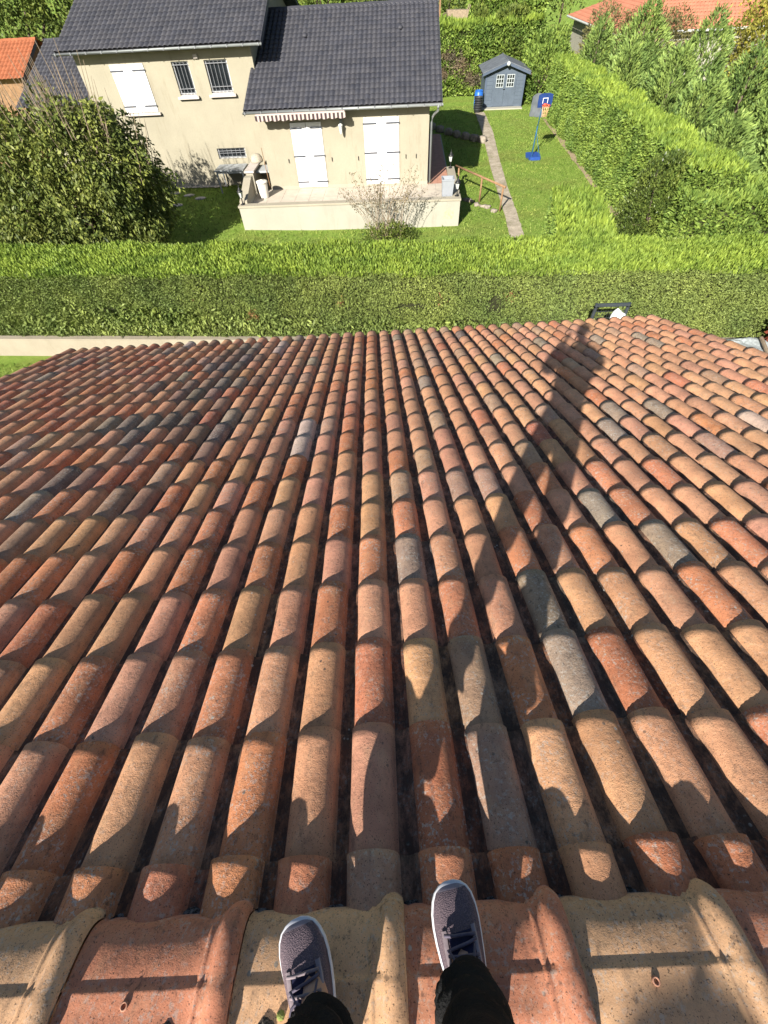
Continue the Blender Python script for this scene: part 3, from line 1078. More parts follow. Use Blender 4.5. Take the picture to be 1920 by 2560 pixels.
for i in range(4):
    for j in range(26):
        a, v0 = 2.57 + .232 * i, 0 + .31 * j
        m.box((a + .003, v0 + .003, .4), (a + .229, v0 + .307, .742 + random.uniform(0, .003)), HM)
m.build('tiled_floor', m_redfloor, te)
m = MB()
m.box((3.50, 1.45, -.2), (3.56, 8.1, .70), HM)
m.build('floor_edge', m_white_r, te)

def lantern(u, v, z, label, glass=True):
    r = empty('garden_lantern', hw(u, v, z), label, 'lantern', 'post lanterns on the terrace walls')
    c = hw(u, v, z)
    m = MB()
    m.lathe([(.085, 0), (.085, .015), (.05, .03), (.028, .06), (.020, .10), (.020, .20), (.035, .22), (.055, .235)], c, 12)
    m.build('post', m_black, r, True)
    m = MB()
    m.lathe([(.052, .235), (.095, .43)], c, 6)
    m.build('lamp_glass', m_lampg, r)
    m = MB()
    for k in range(6):
        a = 2 * PI * k / 6
        m.tube([c + Vector((.056 * math.cos(a), .056 * math.sin(a), .235)), c + Vector((.10 * math.cos(a), .10 * math.sin(a), .435))], .008, 5)
    m.build('lantern_cage', m_black, r)
    m = MB()
    m.lathe([(.12, .43), (.12, .445), (.07, .50), (.05, .53), (.055, .54), (.02, .57), (.012, .60), (.022, .62), (.0, .65)], c, 12)
    m.build('cap', m_black, r, True)
lantern(3.62, 1.25, .95, 'black lantern on the far end of the right terrace wall')
lantern(3.66, -2.30, .95, 'black lantern on the front right corner of the terrace wall, beside the grey planter')
lantern(-5.02, -2.42, .95, 'black lantern on the front left corner of the terrace wall')
r = empty('planter', hw(3.28, -2.02, .75), 'tall square grey planter in the right corner of the terrace', 'planter')
m = MB()
c0 = HM @ Matrix.Translation((3.28, -2.05, .75))
vs, fs = [], []
for h, s0, z in ((0, .19, 0), (0, .235, .72), (0, .205, .72), (0, .20, .60)):
    vs += [c0 @ Vector((a * s0, b * s0, z)) for a, b in ((-1, -1), (1, -1), (1, 1), (-1, 1))]
for k in range(3):
    for i in range(4):
        fs.append((k * 4 + i, k * 4 + (i + 1) % 4, (k + 1) * 4 + (i + 1) % 4, (k + 1) * 4 + i))
fs += [(3, 2, 1, 0), (12, 13, 14, 15)]
m.add(vs, fs)
m.build('body', m_greyp, r)
m = MB()
m.box((-.25, -.25, .69), (.25, -.205, .74), c0, .008)
m.box((-.25, .205, .69), (.25, .25, .74), c0, .008)
m.box((-.25, -.205, .69), (-.205, .205, .74), c0, .008)
m.box((.205, -.205, .69), (.25, .205, .74), c0, .008)
m.build('rim', m_greyp, r)
# round off-white bin
c = hw(-4.45, -.98, .75)
r = empty('round_bin', c, 'round off-white bin standing on the left end of the terrace', 'bin')
m = MB()
m.lathe([(.175, 0), (.18, .02), (.215, .50), (.215, .54), (.205, .54), (.20, .50)], c, 24)
m.build('body', m_bin, r, True)
m = MB()
m.lathe([(.235, .52), (.24, .55), (.235, .575), (.16, .59), (.06, .60), (.05, .625), (.0, .63)], c, 24)
m.build('lid', m_bin, r, True)
# masonry barbecue
r = empty('barbecue', hw(-5.0, .5, .5), 'masonry barbecue with a grey slab top between table and house corner', 'barbecue')
m = MB()
m.box((-5.30, -.15, .3), (-4.98, 1.25, 1.40), HM, .015)
m.build('side_wall', m_plinth, r)
m = MB()
m.box((-5.36, -.20, 1.40), (-4.92, 1.28, 1.47), HM, .015)
m.build('coping', m_sill, r)
m = MB()
m.box((-4.98, .30, 1.27), (-4.335, 1.2, 1.345), HM, .01)
m.build('slab', m_table, r)
m = MB()
m.box((-4.98, 1.2, .3), (-4.335, 1.45, 1.27), HM)
m.build('back_wall', m_cream, r)
c = hw(-5.05, 1.15, 1.47)
r = empty('wicker_basket', c, 'pale round basket upturned on the barbecue wall', 'basket')
m = MB()
m.lathe([(.27, 0), (.275, .05), (.25, .16), (.18, .25), (.08, .29), (.0, .295)], c, 20)
m.build('body', plain('pale_wicker', (.40, .36, .29), .9, .1, 0, .3, 20, .6), r, True)
m = MB()
m.tube([c + Vector((.25 * math.cos(a), .30 * math.sin(a) * .3 - .14, .06 + .22 * math.sin(a))) for a in np.linspace(0, PI, 12)], .012, 6)
m.build('handle', m_twig, r)
c = hw(-4.42, .12, .75)
m = MB()
m.tube([c + Vector((0, .0, 0)), c + Vector((-.10, .32, 1.35))], .014, 6)
tag(m.build('broom_handle', m_wood), 'thin brown pole leaning on the wall above the barbecue', 'pole')
# garden table by the barred basement window
r = empty('garden_table', hw(-6.55, 1.45, .42), 'grey four-legged garden table under the low barred window', 'table')
m = MB()
m.box((-7.05, .95, 1.20), (-5.72, 1.90, 1.25), HM, .01)
m.build('table_top', m_table, r)
m = MB()
m.box((-7.0, 1.0, 1.12), (-5.77, 1.04, 1.20), HM)
m.box((-7.0, 1.81, 1.12), (-5.77, 1.85, 1.20), HM)
m.box((-7.0, 1.04, 1.12), (-6.96, 1.81, 1.20), HM)
m.box((-5.81, 1.04, 1.12), (-5.77, 1.81, 1.20), HM)
m.build('apron', m_table, r)
for u, v in ((-7.0, 1.0), (-5.82, 1.0), (-7.0, 1.80), (-5.82, 1.80)):
    m = MB()
    m.box((u, v, .30), (u + .055, v + .055, 1.12), HM, .006)
    m.build('leg', m_table, r)
# stones along the left wall foot
for k, (u, v) in enumerate(((-9.3, 1.2), (-8.55, .9), (-7.9, .55), (-8.8, -.1))):
    c = hw(u, v, gz(*hw(u, v, 0)[:2]))
    m = MB()
    bm = bmesh.new()
    bmesh.ops.create_icosphere(bm, subdivisions=2, radius=1)
    vs = [c + Vector((p.co.x * .26, p.co.y * .17, p.co.z * .045 + .01)) * (1 + .25 * mnoise.noise(p.co * 1.3 + Vector((k * 5, 0, 0)))) if False else c + Vector((p.co.x * .26 * (1 + .25 * mnoise.noise(p.co + Vector((k * 5, 0, 0)))), p.co.y * .17, p.co.z * .045 + .01)) for p in bm.verts]
    m.add(vs, [[q.index for q in f.verts] for f in bm.faces])
    bm.free()
    tag(m.build('flat_stone', m_sill, None, True), 'flat pale stone set in the shaded lawn left of the terrace', 'stone', 'flat stones in the shaded lawn')
m = MB()
vs, fs = [], []
for i in range(30):
    u = -10.2 + 3.3 * i / 29
    wv = .30 + .22 * mnoise.noise((i * .35, 4, 4))
    for v in (LV - .02, LV - wv):
        p = hw(u, v, 0)
        vs.append((p.x, p.y, gz(p.x, p.y) + .035))
fs = [(2 * i, 2 * i + 1, 2 * i + 3, 2 * i + 2) for i in range(29)]
m.add(vs, fs)
tag(m.build('gravel_strip', plain('pale_gravel', (.50, .46, .40), .95, .1, 0, .35, 14, .8)), kind='structure')

# ------------------------------------------------------------------ wooden handrail
r = empty('handrail', (4.9, 22.6, 0), 'brown wooden handrail on posts beside the terrace steps', 'handrail')
m = MB()
m.tube([(4.02, 23.95, .93), (5.62, 20.85, .90)], [.042, .042], 8)
m.build('rail', m_wood, r, True)
for x, y in ((4.12, 23.72), (4.90, 22.22), (5.56, 20.98)):
    m = MB()
    m.tube([(x + .02, y + .10, -.1), (x, y, .90)], [.042, .038], 8)
    m.build('post', m_wood, r, True)
# stone edging rows on the lawn
def stone(x, y, sx, sy, sz, rz, label, group):
    bm = bmesh.new()
    bmesh.ops.create_cube(bm, size=1)
    bmesh.ops.bevel(bm, geom=list(bm.edges), offset=.12, segments=2, affect='EDGES')
    bmesh.ops.subdivide_edges(bm, edges=[e for e in bm.edges if e.calc_length() > .3], cuts=2, use_grid_fill=True)
    Mx = Matrix.Translation((x, y, sz * .38)) @ Matrix.Rotation(rz, 4, 'Z')
    bm.verts.index_update()
    vs = []
    for v in bm.verts:
        p = v.co
        p = Vector((p.x * sx, p.y * sy, p.z * sz))
        p += Vector((1, 1, .6)) * .06 * mnoise.noise(p * 5 + Vector((x * 3, y * 3, 0)))
        vs.append(Mx @ p)
    m = MB()
    m.add(vs, [[v.index for v in f.verts] for f in bm.faces])
    bm.free()
    tag(m.build('edging_stone', m_stone, None, True), label, 'stone', group)
for i in range(8):
    t = i / 7
    stone(3.75 + 2.95 * t, 36.0 - 4.4 * t - .5 * math.sin(t * 3), .5, .3, .34, -.9 + random.uniform(-.15, .15), 'rough grey stone in the row edging the shaded lawn beyond the house corner', 'stones edging the shaded lawn')
for i in range(6):
    t = i / 5
    stone(4.35 + .95 * t, 22.55 - 1.45 * t + .12 * math.sin(i * 2), .28, .2, .10, -.9 + random.uniform(-.3, .3), 'small flat stone in the line below the wooden handrail', 'flat stones below the handrail')

# ------------------------------------------------------------------ shed
SH = frame((9.52, 39.7, 0), (math.cos(rad(-5)), math.sin(rad(-5)), 0))
r = empty('garden_shed', SH @ Vector((0, 1.2, 0)), 'blue grey wooden shed with a felt gable roof and two glazed doors', 'shed')
SW, SE, SP, SDp = 1.31, 1.80, 2.22, 2.6
Ts = SH
m = MB()
m.prism([(-SW, .06), (SW, .06), (SW, SE), (0, SP), (-SW, SE)], 0, .05, Ts)
for xa, xb in ((-SW, -SW + .05), (SW - .05, SW)):
    m.box((xa, .05, .06), (xb, SDp - .05, SE), Ts)
m.prism([(-SW, .06), (SW, .06), (SW, SE), (0, SP), (-SW, SE)], SDp - .05, SDp, Ts)
m.build('wall', m_shed, r)
for a, b in ((-SW + .09, -.78), (.78, SW - .09)):     # horizontal boards each side of the doors
    m = MB()
    for k in range(9):
        z = .22 + k * .185
        if z + .178 < SE: m.box((a, -.012, z), (b, -.0015, z + .178), Ts)
    m.build('cladding', m_shed, r)
for x in (-SW, SW - .09):
    MB().box((x - .012, -.03, .05), (x + .102, -.0015, SE - .01), Ts, .004).build('corner_trim', m_shedtrim, r)
o2 = .30
m = MB()
for sg in (-1, 1):
    zx = SE - (SP - SE) / SW * .26
    P = [(sg * (SW + .26), zx + .02), (0, SP + .02), (0, SP + .07), (sg * (SW + .27), zx + .07)]
    m.prism(P if sg > 0 else P[::-1], -o2, SDp + .2, Ts)
rf = m.build('roof', m_felt, r)
m = MB()
for sg in (-1, 1):
    zx = SE - (SP - SE) / SW * .26
    P = [(sg * (SW + .25), zx - .11), (0, SP - .11), (0, SP + .015), (sg * (SW + .25), zx + .015)]
    m.prism(P if sg > 0 else P[::-1], -o2 + .004, -o2 + .03, Ts)
m.build('verge_board', m_shedtrim, rf)
m = MB()
m.tube([Ts @ Vector((0, -o2, SP + .075)), Ts @ Vector((0, SDp + .2, SP + .075))], .035, 8)
m.build('ridge_roll', m_felt, rf)
for sg in (-1, 1):
    a, b = (-.74, -.012) if sg < 0 else (.012, .74)
    m = MB()
    for k in range(4):
        m.box((a + (b - a) * k / 4 + .003, -.030, .10), (a + (b - a) * (k + 1) / 4 - .003, -.006, 1.70), Ts)
    m.box((a + .002, -.026, .11), (b - .002, -.008, 1.69), Ts)
    d = m.build('door', m_shed, r)
    wa, wb = (a + .16, b - .10) if sg < 0 else (a + .10, b - .16)
    m = MB()
    m.box((wa, -.040, 1.04), (wb, -.0305, 1.62), Ts)
    w_ = m.build('window_pane', m_glass, d)
    m = MB()
    for k in range(4):
        x = wa + (wb - wa) * k / 3
        m.box((x - .016, -.052, 1.02), (x + .016, -.0405, 1.64), Ts)
        z = 1.04 + .58 * k / 3
        for q in range(3):
            xa = wa + (wb - wa) * q / 3 + .016
            xb = wa + (wb - wa) * (q + 1) / 3 - .016
            m.box((xa, -.050, z - .016), (xb, -.0405, z + .016), Ts)
    m.build('glazing_bars', plain('pale_glazing_bar', (.42, .46, .47), .6, .3), w_)
    if sg < 0:
        m = MB()
        m.box((-.075, -.05, .90), (.055, -.0305, .955), Ts, .005)
        m.build('latch', m_black, d)
m = MB()
m.lathe([(.0, .11), (.07, .10), (.105, .04), (.11, -.02), (.095, -.06), (.0, -.07)], (0, 0, 0), 16, Ts @ Matrix.Translation((.04, -.36, SP - .06)) @ Matrix.Rotation(rad(80), 4, 'X'))
m.build('outdoor_light', m_lampg, r, True)
m = MB()
m.box((-1.45, -.55, -.05), (1.32, SDp + .1, .06), Ts, .01)
m.build('base_slab', m_white_r, r)
# barrel and pots beside the shed
c = Vector((7.80, 39.5, 0))
r = empty('plastic_barrel', c, 'bright blue plastic barrel left of the blue grey shed', 'barrel')
m = MB()
m.lathe([(.24, 0), (.28, .06), (.29, .30), (.30, .32), (.29, .34), (.29, .62), (.30, .64), (.29, .66), (.28, .90), (.25, .95)], c, 20)
m.build('body', m_blue, r, True)
m = MB()
m.lathe([(.265, .95), (.265, .985), (.23, .985), (.23, .965), (.10, .97), (.10, .99), (.0, .99)], c, 20)
m.build('lid', m_blue, r, True)
c = Vector((7.66, 38.7, 0))
for k in range(6):
    m = MB()
    z = .115 * k
    m.lathe([(.22, z), (.25, z + .17), (.285, z + .20), (.285, z + .235), (.26, z + .235), (.245, z + .19), (.20, z + .02), (.0, z + .02)], c + Vector((random.uniform(-.015, .015), random.uniform(-.015, .015), 0)), 20)
    tag(m.build('plant_pot', m_pot, None, True), ['bottom', 'second lowest', 'third lowest', 'fourth lowest', 'second highest', 'topmost'][k] + ' black pot of the stack beside the blue barrel', 'plant pot', 'black pots stacked by the shed')
# leaning grey sheet behind the hoop
m = MB()
vs, fs = [], []
for i in range(9):
    for j in range(7):
        a, b = i / 8, j / 6
        x = 10.75 + .70 * a + .15 * b
        y = 36.9 - 1.25 * a * .4 + .42 * b
        z = b * 1.05 * (1 - .18 * (2 * a - 1) ** 2)
        n_ = .05 * mnoise.noise((a * 4, b * 4, 2))
        vs.append((x + n_, y + n_, z))
for i in range(8):
    for j in range(6):
        fs.append((i * 7 + j, (i + 1) * 7 + j, (i + 1) * 7 + j + 1, i * 7 + j + 1))
k = len(vs)
vs += [(x + .02, y + .05, z) for x, y, z in vs]
fs += [tuple(q + k for q in reversed(f)) for f in fs]
m.add(vs, fs)
tag(m.build('tarpaulin', m_greytarp, None, True), 'grey tarpaulin sheet leaning on the hedge behind the basketball hoop', 'tarpaulin')

# ------------------------------------------------------------------ basketball hoop
r = empty('basketball_hoop', (8.78, 28.2, 0), 'blue portable basketball hoop standing on the lawn', 'basketball hoop')
m = MB()
HB = frame((8.80, 28.15, 0), (1, -.02, 0))
m.prism([(-.30, .50), (.30, .50), (.36, .1), (.26, -.46), (-.26, -.46), (-.36, .1)], .0, .13, HB @ Matrix(((1, 0, 0, 0), (0, 0, 1, 0), (0, 1, 0, 0), (0, 0, 0, 1))))
bs = m.build('base', m_blue and plain('blue_base', (.02, .07, .30), .5, .4, 0, .15, 5), r)
m = MB()
m.tube([(8.80, 28.45, .12), (8.84, 28.5, 1.2)], .034, 8)
m.tube([(8.84, 28.5, 1.2), (8.90, 28.52, 2.25)], .027, 8)
m.build('pole', m_teal, r, True)
m = MB()
m.tube([(8.60, 27.78, .12), (8.83, 28.48, .95)], .014, 6)
m.tube([(9.02, 27.82, .12), (8.84, 28.48, .95)], .014, 6)
m.build('brace', m_teal, r)
m = MB()
Bb = Matrix.Translation((8.95, 28.40, 2.16)) @ Matrix.Rotation(rad(2), 4, 'Z')
hx, hz = .36, .25
out = [(-hx * .92, -hz), (hx * .92, -hz), (hx, -hz * .2), (hx * .97, hz * .85), (hx * .5, hz * 1.05), (-hx * .5, hz * 1.05), (-hx * .97, hz * .85), (-hx, -hz * .2)]
m.prism(out, 0, .03, Bb)
bd = m.build('backboard', m_navy, r)
m = MB()
for a, b in (((-.13, -.10), (-.105, .10)), ((.105, -.10), (.13, .10)), ((-.105, .08), (.105, .10))):
    m.box((a[0], -.006, a[1]), (b[0], -.0015, b[1]), Bb)
m.build('target_square', m_white, bd)
rc = Vector((8.97, 28.18, 2.02))
m = MB()
m.tube([rc + Vector((.19 * math.cos(a), .19 * math.sin(a), 0)) for a in np.linspace(0, 2 * PI, 25)], .016, 6, False)
m.box((8.90, 28.34, 1.96), (9.04, 28.40, 2.06))
rm = m.build('rim', m_rim, r, True)
m = MB()
for k in range(10):
    for sg in (-1, 1):
        P = []
        for q in range(6):
            t = q / 5
            a = 2 * PI * k / 10 + sg * t * .95
            R_ = .19 - .085 * t ** .8
            P.append(rc + Vector((R_ * math.cos(a), R_ * math.sin(a), -.42 * t)))
        m.tube(P, .007, 4)
m.build('net', m_net, rm)

# ------------------------------------------------------------------ low wall, gate, sheet in our own yard
HH = frame((0, 0, 0), (math.cos(rad(-6.0)), math.sin(rad(-6.0)), 0))
# line through (-11.47,11.81) and (-9.56,11.64): direction about -5 degrees
LW = frame((0, 10.70, 0), (math.cos(rad(-6.3)), math.sin(rad(-6.3)), 0))
m = MB()
m.box((-18, 0, -.3), (17, .16, .52), LW)
m.box((-18, -.015, .52), (17, .175, .56), LW, .008)
tag(m.build('low_wall', m_lowwall), 'low white rendered wall along the foot of the clipped hedge', 'wall')
r = empty('wire_gate', (4.78, 8.2, 0), 'dark grey steel framed wire gate standing beyond the eave', 'gate')
GM = Matrix.Translation((4.78, 8.2, 0)) @ Matrix.Rotation(rad(-3), 4, 'Z')
m = MB()
m.tube([GM @ Vector((-.36, .0, 0)), GM @ Vector((-.33, 0, 2.56))], .035, 8)
m.tube([GM @ Vector((.28, .0, 0)), GM @ Vector((.31, 0, 2.56))], .035, 8)
m.box((-.33, -.025, 2.50), (.31, .025, 2.56), GM, .01)
m.box((-.34, -.02, .2), (.29, .02, .26), GM, .006)
m.build('frame', m_gate, r)
m = MB()
for k in range(13):
    x = -.31 + .60 * k / 12
    m.tube([GM @ Vector((x, 0, .24)), GM @ Vector((x + .01, 0, 2.42))], .004, 4)
for k in range(16):
    z = .3 + 2.1 * k / 15
    m.tube([GM @ Vector((-.32, 0, z)), GM @ Vector((.30, 0, z))], .004, 4)
m.build('wire_mesh', m_gate, r)
for x in (-.335, .315):
    MB().box((x - .05, -.05, 2.50), (x + .05, .05, 2.50), GM, .012).build('corner_cap', m_black, r)
m = MB()
m.box((-.24, -.06, 2.10), (-.12, -.01, 2.28), GM, .012)
m.build('lock_box', m_black, r)
m = MB()
bm = bmesh.new()
bmesh.ops.create_icosphere(bm, subdivisions=3, radius=1)
vs = []
for p in bm.verts:
    q = p.co
    f = 1 + .35 * mnoise.noise(q * 1.6 + Vector((3, 1, 2)))
    vs.append(GM @ Vector((.12 + q.x * .15 * f, -.13 + q.y * .09 * f, 2.28 + q.z * .24 * f * (1 - .35 * q.x))))
m.add(vs, [[q.index for q in f.verts] for f in bm.faces])
bm.free()
tag(m.build('white_bag', m_cloth, None, True), 'crumpled white plastic bag hung on the wire gate', 'bag')
# plastic sheet over a stack of pallets, right of the roof
r = empty('covered_stack', (8.9, 9.3, 0), 'stack under a crumpled clear plastic sheet right of the tiled roof', 'covered stack')
m = MB()
m.box((7.6, 7.95, 0), (9.5, 9.3, .62), None, .05)
m.build('stack', m_greenroll, r)
vs, fs = [], []
N1, N2 = 46, 30
for i in range(N1):
    for j in range(N2):
        a, b = i / (N1 - 1), j / (N2 - 1)
        x, y = 7.45 + 2.25 * a, 7.85 + 1.65 * b
        e = min(a, 1 - a, b * .8, (1 - b) * .8)
        z = .86 - .55 * max(0, 1 - e / .09) ** 1.5 + .05 * mnoise.noise((x * 2.5, y * 2.5, 0)) + .035 * abs(mnoise.noise((x * 7, y * 7, 4)))
        vs.append((x, y, z))
fs = [(i * N2 + j, (i + 1) * N2 + j, (i + 1) * N2 + j + 1, i * N2 + j + 1) for i in range(N1 - 1) for j in range(N2 - 1)]
m = MB()
m.add(vs, fs)
m.build('plastic_cover', m_sheet, r)
for a, b in (((8.05, 8.1), (8.2, 9.3)), ((9.1, 8.3), (9.4, 9.2))):
    MB().tube([(a[0], a[1], .92), (b[0], b[1], .93)], .04, 8).build('batten', m_twig, r)

# ------------------------------------------------------------------ other buildings
def simple_house(name, Mx, w_, d_, h, slope, label, roofmat, wallmat, over=.45, hip=True, courses=.33):
    r = empty(name, Mx @ Vector((w_ / 2, d_ / 2, 0)), label, 'house')
    m = MB()
    m.box((0, 0, 0), (w_, d_, h), Mx)
    wl_ = m.build('wall', wallmat, r)
    # hipped roof in stepped courses
    rise = min(w_, d_) / 2 + over
    n = int(rise / math.cos(slope) / courses)
    V, F, T = [], [], []
    x0, x1, y0, y1 = -over, w_ + over, -over, d_ + over
    ins = 1.0
    for c in range(n):
        a0 = rise * c / n
        a1 = rise * (c + 1) / n + .01
        za, zb = h + a0 * math.tan(slope) + .03, h + a1 * math.tan(slope)
        q0 = [(x0 + a0, y0 + a0), (x1 - a0, y0 + a0), (x1 - a0, y1 - a0), (x0 + a0, y1 - a0)]
        q1 = [(x0 + a1, y0 + a1), (x1 - a1, y0 + a1), (x1 - a1, y1 - a1), (x0 + a1, y1 - a1)]
        for s in range(4):
            p0, p1 = q0[s], q0[(s + 1) % 4]
            r0, r1 = q1[s], q1[(s + 1) % 4]
            ln = math.hypot(p1[0] - p0[0], p1[1] - p0[1])
            if ln < .3: continue
            k_ = max(1, int(ln / .24))
            for i in range(k_):
                for sub in range(3):
                    t0, t1 = (i + sub / 3) / k_, (i + (sub + 1) / 3) / k_
                    hh = (0, .032, .032, 0)
                    k = len(V)
                    for (tt, bump_) in ((t0, hh[sub]), (t1, hh[sub + 1])):
                        V.append((p0[0] + (p1[0] - p0[0]) * tt, p0[1] + (p1[1] - p0[1]) * tt, za + bump_ - .03))
                        V.append((p0[0] + (p1[0] - p0[0]) * tt, p0[1] + (p1[1] - p0[1]) * tt, za + bump_))
                        V.append((r0[0] + (r1[0] - r0[0]) * tt, r0[1] + (r1[1] - r0[1]) * tt, zb + bump_))
                    F += [(k, k + 3, k + 4, k + 1), (k + 1, k + 4, k + 5, k + 2)]
                    T += [random.random()] * 2
    V = [tuple(Mx @ Vector(v)) for v in V]
    rf = quads('roof', V, F, roofmat, r, tint=T)
    m = MB()
    for a, b in (((x0, y0), (x1, y0)), ((x0, y0), (x0, y1))):
        m.tube([Mx @ Vector((a[0] - .05, a[1] - .05, h - .03)), Mx @ Vector((b[0] - .05, b[1] - .05, h - .03))], .06, 8)
    m.build('gutter', m_lampg, rf)
    m = MB()
    m.tube([Mx @ Vector((-.5, -.4, h - .05)), Mx @ Vector((-.06, -.06, h - .5)), Mx @ Vector((-.06, -.06, 0))], .05, 8)
    m.build('downpipe', m_lampg, r)
    return r
simple_house('bungalow', frame((16.1, 38.9, 0), (1, -.06, 0)), 15, 11, 3.25, rad(20), 'bungalow with a coral tiled roof and white gutter behind the cypresses', m_redroof2, m_white_r)
# orange-roofed house and the charcoal-roofed garage at far left
def gable(name, Mx, w_, d_, h, slope, label, roofmat, wallmat, cat):
    r = empty(name, Mx @ Vector((w_ / 2, d_ / 2, 0)), label, cat)
    m = MB()
    T = Mx @ Matrix(((0, 1, 0, 0), (1, 0, 0, 0), (0, 0, 1, 0), (0, 0, 0, 1)))
    pk = h + d_ / 2 * math.tan(slope)
    m.prism([(0, 0), (d_, 0), (d_, h), (d_ / 2, pk), (0, h)], 0, w_, T)
    m.build('wall', wallmat, r)
    over = .35
    rf = wave_roof('roof', -over, w_ + over, -over, h - over * math.tan(slope) + .04, d_ / 2, pk + .04, .2, .33, r, roofmat, Mx)
    wave_roof('roof', -over, w_ + over, d_ + over, h - over * math.tan(slope) + .04, d_ / 2, pk + .04, .2, .66, r, roofmat, Mx)
    m = MB()
    n = int((w_ + 2 * over) / .42)
    for i in range(n):
        a, b = -over + (w_ + 2 * over) * i / n, -over + (w_ + 2 * over) * (i + 1) / n
        z = pk + .10 + .008 * (i % 2)
        m.prism([(d_ / 2 - .15, z - .09), (d_ / 2 - .05, z), (d_ / 2 + .05, z), (d_ / 2 + .15, z - .09)], a, b + .01, T)
    m.build('ridge_cap', roofmat, rf)
    m = MB()
    ev = h - over * math.tan(slope)
    for u in (-over + .02, w_ + over - .05):
        m.prism([(-over, ev - .14), (d_ / 2, pk - .12), (d_ / 2, pk + .03), (-over, ev + .02)], u, u + .03, T)
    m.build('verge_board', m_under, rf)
    return r
GS = rad(19)
gable('garage', frame((-16.25, 28.4, 0), (1, -.07, 0)), 4.2, 9.4, 3.15, GS, 'garage with a charcoal tile roof left of the cream house', m_slate, m_cream, 'garage')
gable('distant_house', frame((-26.6, 31.6, 0), (1, -.05, 0)), 9.2, 5.0, 3.85, rad(21), 'house with an orange tile roof at the left edge beyond the big shrub', m_redroof, m_wood, 'house')  # wall takes a dark wood brown: its shade is put into the colour
